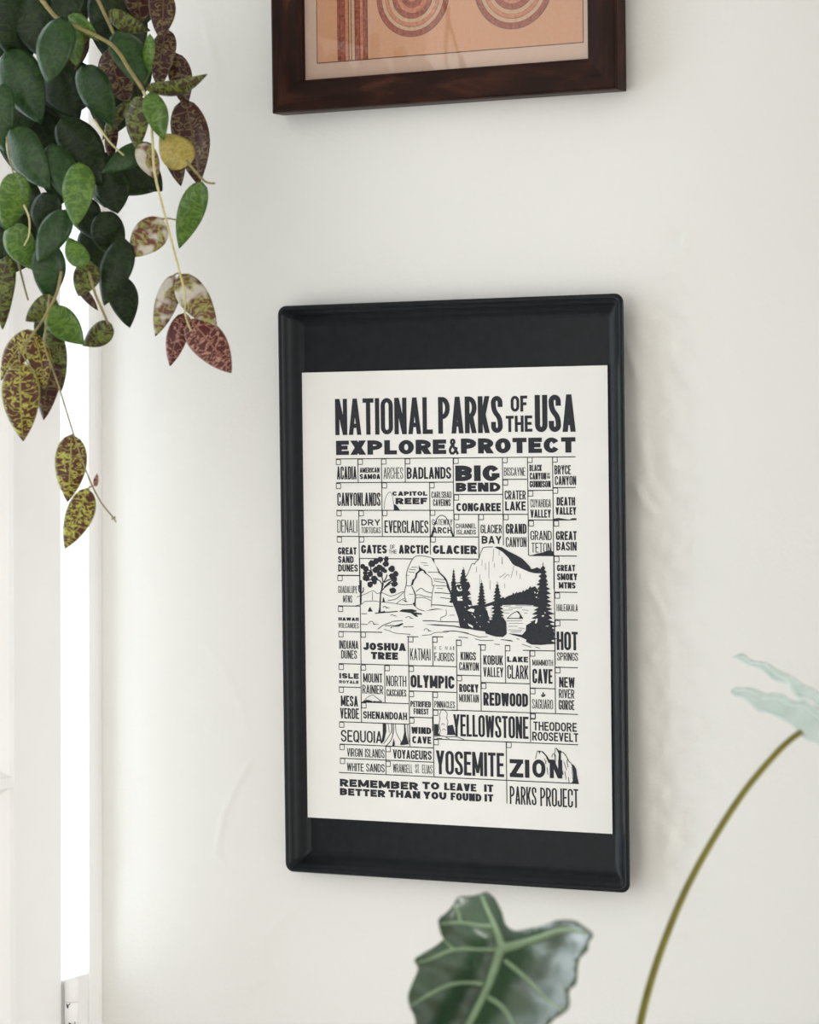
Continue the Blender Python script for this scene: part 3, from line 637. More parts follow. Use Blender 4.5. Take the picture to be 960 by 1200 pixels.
SHAPES = [[[63.8,176.3],[63.2,177.3],[62.4,178.1],[61.3,178.4],[60.0,178.5],[58.8,177.9],[58.6,176.9],[58.4,175.9],[58.8,174.6],[60.0,174.0],[61.3,173.9],[62.6,174.4],[63.2,175.4]],[[66.8,178.5],[67.0,179.6],[65.9,180.5],[64.6,181.3],[63.3,180.5],[61.8,180.2],[61.1,179.0],[61.5,177.9],[62.3,176.6],[63.1,176.5],[64.6,175.9],[66.1,176.5],[66.6,177.3]],[[66.2,182.2],[65.3,183.1],[64.9,184.1],[63.7,184.2],[62.5,184.3],[61.6,183.5],[61.2,182.7],[60.9,181.7],[61.4,180.8],[62.6,180.4],[63.7,180.5],[64.8,180.6],[65.5,181.1]],[[67.8,186.4],[67.5,187.9],[66.6,188.6],[64.8,189.9],[63.3,189.1],[61.3,188.5],[60.6,187.2],[60.8,185.8],[61.7,184.1],[63.2,183.2],[65.0,183.7],[66.7,183.7],[67.5,185.1]],[[71.0,192.4],[70.8,193.6],[69.7,194.6],[68.6,195.4],[67.0,194.8],[65.8,194.2],[65.5,193.1],[65.5,191.8],[65.7,190.5],[67.0,190.2],[68.6,189.7],[70.1,190.0],[71.3,191.3]],[[73.9,173.5],[73.6,175.1],[72.3,176.4],[70.5,176.6],[68.7,176.6],[67.1,175.4],[66.7,174.2],[66.6,172.8],[67.9,171.6],[69.0,170.2],[70.7,170.7],[72.4,171.2],[73.5,172.2]],[[78.2,171.2],[77.5,172.4],[76.2,173.5],[75.1,174.1],[73.7,174.0],[72.6,173.2],[71.6,171.9],[71.8,170.6],[72.7,169.4],[73.6,168.9],[75.2,168.4],[76.8,169.1],[77.2,169.8]],[[81.9,169.6],[81.9,170.6],[80.8,171.6],[79.5,172.1],[78.3,171.9],[77.3,171.1],[76.4,170.3],[76.7,169.0],[77.0,167.7],[78.2,167.3],[79.6,167.4],[81.1,167.6],[81.5,168.5]],[[87.7,169.2],[87.3,170.4],[86.5,171.0],[85.5,171.4],[84.1,171.4],[83.1,170.8],[82.8,169.9],[82.9,168.7],[83.5,167.7],[84.3,166.7],[85.5,167.1],[86.6,166.9],[87.3,168.0]],[[87.9,173.7],[87.3,175.2],[86.3,176.0],[85.1,176.1],[83.5,176.5],[82.6,175.5],[81.4,174.4],[81.4,173.1],[82.5,172.1],[83.6,170.7],[85.2,170.6],[86.5,171.2],[87.3,172.4]],[[78.5,179.2],[78.1,180.5],[77.0,182.1],[75.2,182.0],[73.5,182.0],[72.3,181.7],[70.8,179.9],[70.9,178.5],[72.3,177.3],[73.5,176.3],[75.3,175.9],[76.7,176.4],[78.5,177.5]],[[81.5,176.9],[81.6,178.2],[80.2,179.2],[78.8,179.6],[77.3,179.7],[76.5,178.7],[75.9,177.7],[75.3,176.4],[75.9,174.9],[77.4,174.3],[78.9,174.7],[80.3,175.0],[81.0,175.8]],[[84.1,178.5],[83.9,179.5],[82.7,180.4],[81.7,181.1],[80.3,180.9],[79.3,180.2],[79.0,179.1],[79.0,177.9],[79.7,176.8],[80.6,176.2],[81.7,176.2],[83.1,176.8],[83.5,177.2]],[[81.2,183.3],[81.3,184.7],[80.0,185.4],[78.7,185.8],[77.2,185.6],[76.1,185.0],[75.6,184.0],[75.1,182.7],[76.5,181.7],[77.5,180.6],[78.9,180.4],[80.4,181.0],[81.5,182.0]],[[71.1,182.8],[71.2,184.2],[70.1,184.7],[68.9,185.5],[67.6,185.4],[66.4,184.7],[66.1,183.4],[65.4,182.3],[66.6,181.0],[67.5,180.7],[69.0,180.1],[70.1,180.6],[70.8,181.7]],[[76.4,187.2],[75.8,188.5],[74.7,189.3],[72.9,190.4],[71.1,190.6],[70.1,189.2],[69.0,188.0],[69.5,186.7],[69.7,185.1],[71.2,184.7],[73.0,184.3],[74.3,184.8],[75.5,186.0]],[[75.3,190.1],[75.0,191.2],[74.2,192.1],[73.1,192.5],[72.0,192.1],[71.0,191.5],[70.1,190.7],[70.1,189.6],[71.1,188.5],[71.9,188.0],[73.1,188.0],[74.4,188.4],[74.9,189.2]],[[85.8,180.1],[85.8,180.9],[84.9,181.8],[83.8,181.8],[82.9,181.9],[81.8,181.3],[81.4,180.6],[81.2,179.6],[82.0,178.6],[82.9,178.1],[83.9,178.4],[84.9,178.5],[85.8,179.3]],[[93.8,178.2],[93.5,179.5],[92.6,180.7],[91.1,181.2],[89.6,180.8],[88.0,180.2],[87.2,179.1],[87.0,177.5],[88.4,176.5],[89.5,175.4],[91.1,175.1],[92.9,175.5],[93.5,176.9]],[[97.5,182.5],[97.0,183.7],[96.0,185.0],[94.7,184.8],[93.4,184.8],[92.4,184.2],[92.0,183.2],[91.8,182.0],[92.5,181.1],[93.5,180.2],[94.8,179.9],[96.2,180.5],[96.7,181.3]],[[93.5,184.5],[93.0,185.8],[91.8,186.6],[90.7,187.2],[89.4,186.5],[88.4,186.4],[88.1,185.1],[87.4,184.0],[88.6,183.1],[89.3,182.4],[90.8,182.0],[92.1,182.5],[92.5,183.4]],[[95.8,187.0],[95.9,188.3],[94.5,189.6],[93.3,189.9],[91.7,189.5],[90.8,188.9],[89.7,187.7],[89.5,186.5],[90.7,185.5],[91.6,184.2],[93.4,184.1],[94.5,184.8],[95.8,185.9]],[[96.7,191.8],[95.5,193.3],[94.7,193.8],[93.6,194.4],[92.0,194.2],[90.6,193.6],[90.1,192.6],[90.1,191.2],[90.8,190.4],[92.0,189.3],[93.6,189.4],[95.2,189.6],[96.3,190.5]],[[94.8,197.6],[94.4,198.7],[93.0,199.9],[91.5,200.1],[90.1,200.3],[88.9,199.5],[88.5,198.3],[87.8,197.0],[88.8,195.6],[90.1,195.4],[91.6,194.7],[93.1,195.2],[94.5,196.3]],[[76.1,218.0],[77.4,212.9],[77.9,205.8],[78.3,200.0],[79.5,196.8],[80.1,191.7],[81.6,189.7],[82.3,191.7],[81.0,196.5],[83.4,194.2],[87.0,192.1],[89.2,192.5],[87.0,193.0],[83.3,195.5],[80.2,198.4],[79.5,201.3],[79.1,207.7],[78.7,212.9],[78.8,217.0],[83.0,216.0],[83.4,217.2],[78.6,218.3]],[[81.4,203.5],[82.5,205.1],[83.2,208.0],[80.6,208.0]],[[65.5,216.9],[66.6,214.3],[68.1,212.4],[68.8,214.3],[70.6,216.9]],[[83.8,212.8],[88.9,213.2],[84.2,213.8]],[[91.7,219.7],[96.1,220.6],[92.1,220.7]],[[70.5,227.8],[77.8,228.2],[71.2,228.7]],[[91.6,229.3],[96.0,228.3],[101.0,226.6],[101.8,227.6],[97.4,229.9],[90.1,230.3]],[[87.9,232.0],[89.4,230.0],[90.8,230.6]],[[108.3,221.4],[112.7,222.3],[108.7,222.5]],[[97.6,216.4],[100.5,214.5],[110.6,214.0],[115.3,215.2],[115.3,216.2],[112.0,216.7],[120.6,217.7],[120.6,218.9],[114.9,218.7],[117.0,220.6],[114.8,220.9],[109.1,217.5]],[[100.6,205.5],[104.9,206.7],[106.4,207.7],[104.2,207.7]],[[130.7,167.6],[133.5,168.5],[134.2,173.0],[137.7,177.7],[139.4,180.9],[144.0,184.6],[146.1,187.1],[148.2,192.2],[149.5,196.6],[153.7,204.1],[157.8,215.5],[161.2,224.3],[163.3,229.9],[158.4,228.1],[157.4,221.8],[154.3,213.6],[152.2,209.2],[150.9,202.9],[148.8,198.5],[146.4,194.1],[145.4,189.0],[142.6,185.3],[138.3,181.5],[135.6,175.2],[132.1,170.1]],[[118.0,174.4],[119.4,176.6],[121.9,178.2],[124.1,179.1],[126.2,182.3],[124.4,182.3],[122.3,179.4],[120.1,179.8],[116.8,182.0],[115.7,185.5],[113.1,188.8],[112.0,192.3],[109.8,193.1],[111.3,188.1],[113.9,185.9],[115.0,181.7],[118.3,179.1]],[[110.2,193.1],[111.3,193.6],[114.1,199.0],[114.9,202.1],[114.4,209.1],[114.6,212.3],[112.8,211.1],[111.4,208.9],[113.2,207.9],[113.9,202.1],[112.3,197.7]],[[124.6,215.6],[130.7,213.7],[136.5,213.2],[142.9,213.9],[136.5,213.9],[130.7,214.6]],[[123.4,227.5],[133.4,227.2],[144.9,227.7],[153.4,228.2],[167.5,229.9],[167.5,231.1],[160.5,230.3],[152.0,228.9],[139.1,228.5],[131.3,228.1]],[[125.5,232.5],[131.2,233.4],[127.6,233.7]],[[103.5,206.4],[106.7,207.5],[104.2,207.6]],[[193.8,158.0],[196.6,157.4],[201.1,158.0],[207.4,161.4],[214.6,164.6],[220.9,167.8],[224.5,171.0],[228.0,174.4],[229.8,177.1],[233.4,176.3],[235.2,175.4],[237.9,176.6],[240.6,177.4],[238.8,180.7],[233.4,180.7],[228.0,179.6],[222.6,177.6],[217.2,175.2],[213.6,174.0],[211.4,172.6],[207.4,167.1],[202.0,162.2],[197.5,159.7]],[[198.7,202.3],[200.1,203.1],[201.9,201.6],[203.3,203.2],[205.1,201.8],[207.8,200.6],[211.0,199.7],[211.5,197.6],[212.8,199.3],[215.6,197.2],[216.0,198.4],[218.3,197.2],[220.5,197.5],[221.5,195.5],[222.8,196.7],[225.1,194.6],[226.4,195.0],[228.3,192.1],[229.6,193.4],[233.2,192.1],[235.9,195.3],[236.6,209.1],[224.0,208.5],[211.4,208.7],[201.4,209.1],[198.6,209.7]],[[182.2,212.0],[186.4,210.4],[193.2,208.8],[193.2,206.1],[188.1,207.7],[183.9,208.9]],[[153.1,176.2],[153.2,177.4],[153.2,178.4],[154.0,179.5],[153.5,180.8],[154.2,182.4],[153.9,183.1],[154.7,184.8],[153.8,185.5],[155.2,187.3],[154.2,187.9],[155.4,189.9],[154.4,190.5],[155.8,192.5],[154.4,193.1],[155.5,194.7],[154.6,195.6],[156.1,197.1],[154.6,197.7],[156.1,199.4],[154.7,200.7],[156.5,202.4],[154.9,202.9],[157.0,204.8],[155.2,205.5],[156.3,207.3],[155.1,207.7],[150.3,207.9],[148.1,207.1],[150.2,205.1],[149.1,204.7],[150.4,202.8],[148.8,202.2],[150.5,200.5],[149.8,199.8],[151.0,198.2],[149.8,197.2],[151.1,195.5],[150.3,194.6],[151.5,193.1],[150.0,192.4],[151.8,190.5],[150.2,190.1],[151.9,187.8],[151.1,187.3],[152.2,185.5],[151.4,184.8],[152.2,182.9],[151.8,182.7],[152.5,180.7],[152.3,179.6],[153.0,178.1],[153.0,177.7]],[[162.9,175.2],[163.2,176.8],[163.0,177.4],[164.5,179.2],[163.9,180.5],[165.0,181.6],[164.2,182.7],[165.8,184.2],[164.5,185.3],[167.1,187.5],[165.1,188.5],[167.8,189.7],[165.4,191.0],[167.7,192.9],[165.3,193.8],[168.6,195.3],[165.4,196.1],[169.5,197.8],[166.6,199.0],[168.8,200.5],[166.2,201.9],[170.5,203.1],[166.8,204.0],[169.1,206.1],[167.2,206.8],[169.3,208.6],[166.3,209.8],[169.6,211.2],[167.6,212.1],[158.6,212.6],[155.1,212.0],[158.2,209.9],[155.2,209.2],[158.8,207.3],[154.6,206.1],[158.1,204.5],[155.2,203.2],[158.7,201.8],[156.0,200.9],[158.7,198.9],[156.1,197.9],[159.5,196.6],[156.4,195.4],[159.9,193.9],[157.7,192.8],[160.4,191.3],[157.9,190.3],[160.4,188.0],[158.8,187.8],[161.0,185.6],[159.7,185.0],[161.5,182.7],[160.0,182.0],[161.9,179.9],[161.1,179.4],[162.8,177.2],[162.6,177.0]],[[180.8,186.5],[181.0,187.8],[180.9,189.3],[182.2,190.9],[181.5,191.6],[182.9,193.4],[181.9,194.7],[183.4,196.9],[182.2,197.8],[184.1,199.0],[182.1,200.1],[184.2,202.0],[182.5,203.1],[185.0,205.3],[182.9,205.6],[185.3,207.5],[183.3,208.7],[184.7,210.8],[183.1,211.2],[185.9,212.9],[183.6,214.1],[185.7,215.7],[183.6,216.7],[185.5,219.2],[183.4,220.2],[186.9,221.8],[183.9,222.7],[186.4,224.3],[184.7,225.4],[186.3,227.4],[184.3,227.9],[188.0,230.2],[183.5,230.7],[175.9,231.1],[172.6,230.3],[176.5,228.4],[173.2,227.1],[176.7,225.7],[172.8,224.7],[176.9,222.8],[173.3,221.8],[176.9,219.7],[175.0,219.0],[177.3,217.5],[174.2,216.7],[177.2,214.0],[175.6,213.7],[177.4,211.9],[176.0,210.3],[177.7,208.8],[175.6,208.2],[178.2,206.2],[176.4,205.4],[178.5,203.0],[176.5,202.2],[179.0,200.6],[177.6,199.7],[179.0,197.5],[178.3,196.2],[179.6,194.9],[178.6,194.1],[179.9,191.9],[179.5,190.8],[180.7,189.2],[180.6,188.2]],[[196.4,187.7],[196.6,189.5],[196.5,190.7],[197.8,192.1],[197.1,193.6],[198.6,195.4],[197.7,196.5],[199.4,197.8],[197.9,198.8],[200.4,201.1],[198.5,202.2],[200.0,203.7],[198.8,204.5],[200.9,206.6],[199.3,207.5],[201.2,209.8],[198.8,210.6],[202.3,212.6],[198.9,213.3],[203.0,215.7],[199.8,216.6],[202.5,218.6],[199.8,219.4],[202.8,221.5],[199.6,221.7],[203.0,223.6],[200.8,224.9],[204.2,226.5],[199.5,227.8],[204.8,229.6],[201.3,230.6],[203.8,232.9],[201.2,233.5],[204.1,235.7],[200.1,236.1],[191.2,236.4],[187.9,235.5],[191.8,233.7],[187.8,232.8],[191.9,230.8],[188.1,230.4],[192.2,227.7],[188.6,226.7],[191.3,225.0],[189.4,223.9],[192.1,221.9],[189.3,221.0],[191.6,219.5],[190.3,218.2],[193.2,216.6],[190.4,215.5],[193.4,213.3],[189.6,212.3],[193.0,210.5],[190.9,209.5],[193.7,207.8],[192.0,207.0],[193.7,204.8],[191.9,203.9],[194.1,201.9],[192.0,201.4],[194.5,199.2],[192.8,197.9],[194.8,196.0],[193.6,195.6],[195.4,193.2],[194.6,192.2],[196.2,190.2],[196.1,189.2]],[[241.1,170.1],[241.5,173.1],[241.3,173.8],[243.3,176.0],[242.3,177.5],[244.6,179.5],[243.0,180.8],[244.9,183.2],[243.7,185.0],[245.6,187.6],[243.9,188.8],[246.1,190.3],[243.8,192.1],[248.0,194.3],[244.2,195.6],[248.6,198.4],[244.0,199.5],[247.9,202.1],[244.6,203.1],[249.3,205.5],[244.7,206.7],[248.7,208.7],[245.9,210.4],[249.8,212.1],[245.1,213.4],[252.3,216.1],[246.0,217.1],[249.9,220.2],[245.4,221.0],[252.3,223.6],[245.8,224.5],[254.1,227.3],[248.2,228.1],[252.4,230.2],[246.9,232.3],[251.7,233.9],[248.2,235.8],[254.3,238.0],[247.3,239.3],[253.3,241.9],[248.4,242.7],[231.7,243.2],[227.2,241.9],[232.0,239.6],[227.4,238.6],[233.2,235.6],[225.6,234.8],[233.5,231.9],[228.0,231.2],[234.3,228.4],[229.7,227.7],[233.6,225.2],[227.9,223.3],[234.6,221.1],[229.3,220.4],[235.6,217.1],[229.7,216.9],[235.1,213.7],[231.3,213.2],[236.5,210.6],[230.7,209.5],[236.2,206.4],[231.0,206.0],[237.2,202.5],[233.1,201.9],[236.0,198.9],[233.1,197.7],[237.4,195.5],[235.2,194.7],[237.8,191.7],[234.3,190.7],[238.0,188.6],[236.1,187.7],[239.0,185.1],[236.6,183.2],[239.3,181.5],[238.2,179.6],[239.6,177.1],[238.5,176.5],[240.8,174.3],[240.7,172.9]],[[150.6,190.0],[155.3,189.6],[168.1,189.0],[169.7,192.8],[167.1,196.6],[170.5,200.4],[163.7,199.7],[167.0,203.5],[170.4,205.7],[171.2,210.2],[176.3,209.4],[182.2,213.1],[186.4,213.8],[188.4,219.0],[187.9,222.8],[193.0,221.2],[201.4,219.6],[204.7,224.0],[205.0,234.6],[201.2,237.3],[194.5,237.1],[189.5,236.0],[184.4,234.6],[183.6,232.7],[174.3,231.8],[159.1,229.4],[157.4,221.8],[155.0,211.2],[150.9,202.2],[151.8,196.1]],[[206.5,234.0],[212.8,234.3],[220.1,235.0],[223.7,231.3],[224.2,226.4],[231.0,223.0],[247.2,223.5],[251.5,233.2],[250.6,238.1],[243.4,243.1],[238.0,243.6],[229.0,243.4],[223.6,241.0],[224.5,239.4],[219.1,237.1],[211.0,235.4]],[[214.9,214.7],[216.9,214.4],[219.4,217.9],[221.2,220.3],[217.5,220.6],[218.0,217.5]],[[130.2,148.8],[132.0,144.7],[133.9,142.8],[132.8,148.8]],[[154.2,148.7],[152.4,144.6],[150.7,142.8],[152.0,148.7]],[[93.5,125.4],[93.9,119.9],[96.0,120.8],[98.2,123.1],[99.6,125.4]],[[228.6,165.4],[235.5,163.3],[241.0,162.4],[244.5,161.2],[247.9,160.3],[251.3,161.7],[251.7,165.2]],[[251.7,132.9],[256.5,132.1],[262.0,132.9],[267.4,133.6],[269.5,132.4],[273.9,132.3],[273.8,134.1],[263.3,134.3],[251.7,134.4]],[[58.5,299.0],[62.9,296.8],[67.3,297.3],[69.5,298.2],[71.7,297.6],[73.9,298.0],[76.8,297.4],[79.3,298.5]],[[79.4,317.5],[82.8,317.6],[83.0,324.5],[80.6,333.6],[77.7,336.2],[79.3,327.2]],[[90.2,330.7],[91.5,335.1],[91.2,337.6],[88.9,337.6]],[[101.2,317.2],[102.2,317.2],[103.3,327.6],[106.0,335.5],[100.2,336.5],[96.6,336.2],[99.6,331.6],[101.3,325.1]],[[131.7,316.5],[135.8,316.6],[136.4,321.4],[135.7,324.6],[138.2,326.4],[131.5,327.1]],[[145.4,317.6],[150.4,316.5],[153.0,325.6],[145.0,325.9],[144.7,321.1]],[[234.6,337.0],[236.8,337.1],[235.7,339.5]],[[241.8,340.0],[244.3,343.4],[248.5,345.1],[248.5,346.1],[244.5,347.2],[242.4,342.8]],[[240.1,342.3],[241.2,344.8],[240.6,345.1]],[[249.7,338.4],[251.3,339.6],[251.2,347.7],[250.4,347.5],[250.5,341.9]],[[251.7,333.5],[253.1,334.2],[254.2,335.7],[255.6,335.4],[258.1,337.1],[256.4,337.7],[256.3,344.8],[257.3,351.3],[258.7,356.6],[256.2,356.9],[254.5,353.4],[254.1,343.8],[254.4,338.7]],[[266.0,346.4],[269.1,348.3],[271.0,351.3],[271.5,356.3],[273.3,364.1],[266.1,364.1],[267.8,361.5],[268.1,356.4],[267.4,350.4]]]
HIGHLIGHTS = [[[155.3,190.7],[158.7,190.3],[160.8,191.4],[156.6,191.4],[155.3,192.6]],[[156.6,193.0],[157.8,195.2],[159.5,196.4],[161.6,194.8],[161.2,197.1],[157.8,197.4],[156.1,195.3]],[[159.5,192.9],[160.8,193.3],[160.4,194.8],[159.1,194.5]],[[156.4,202.1],[158.1,202.4],[161.5,201.6],[161.5,203.2],[158.5,203.7],[161.9,204.3],[161.9,205.8],[156.8,205.9]],[[167.0,209.5],[171.2,209.8],[168.6,211.0]],[[166.5,214.1],[170.3,212.5],[173.7,213.2],[172.8,215.9],[168.6,215.2]],[[166.8,225.8],[171.8,228.0],[171.8,229.9],[167.6,227.7]],[[172.4,218.9],[174.5,220.0],[174.0,221.2]],[[184.7,213.0],[188.1,212.2],[190.6,210.7],[189.3,214.5],[190.6,216.0],[188.8,219.8],[189.2,222.0],[187.2,218.3],[186.4,214.5]],[[186.2,223.6],[188.3,223.9],[187.9,225.1]],[[163.5,211.1],[165.2,211.2],[164.6,212.0]],[[178.7,218.4],[179.7,218.6],[179.2,219.3]],[[175.3,224.2],[176.3,224.7],[175.6,225.5]],[[163.0,222.1],[163.9,222.3],[163.4,223.1]],[[178.6,227.9],[179.6,228.4],[178.9,229.0]],[[170.7,217.1],[171.9,217.6],[171.1,218.3]],[[232.3,196.6],[234.1,197.4],[233.1,198.6]],[[234.5,198.6],[236.3,196.9],[235.8,198.6]],[[233.6,201.4],[235.4,201.0],[234.9,202.6]],[[239.2,218.0],[241.0,217.2],[242.3,217.9],[240.5,218.9]],[[230.7,214.9],[232.0,215.3],[231.1,216.1]],[[228.3,222.2],[231.1,221.8],[230.6,223.0]],[[234.2,220.1],[235.6,220.5],[235.1,223.7],[233.7,225.0],[232.8,224.2]],[[243.8,209.8],[247.3,210.2],[246.4,211.0]],[[241.9,214.7],[243.7,215.1],[242.8,215.9]],[[242.7,226.9],[246.3,226.4],[245.3,227.2]]]
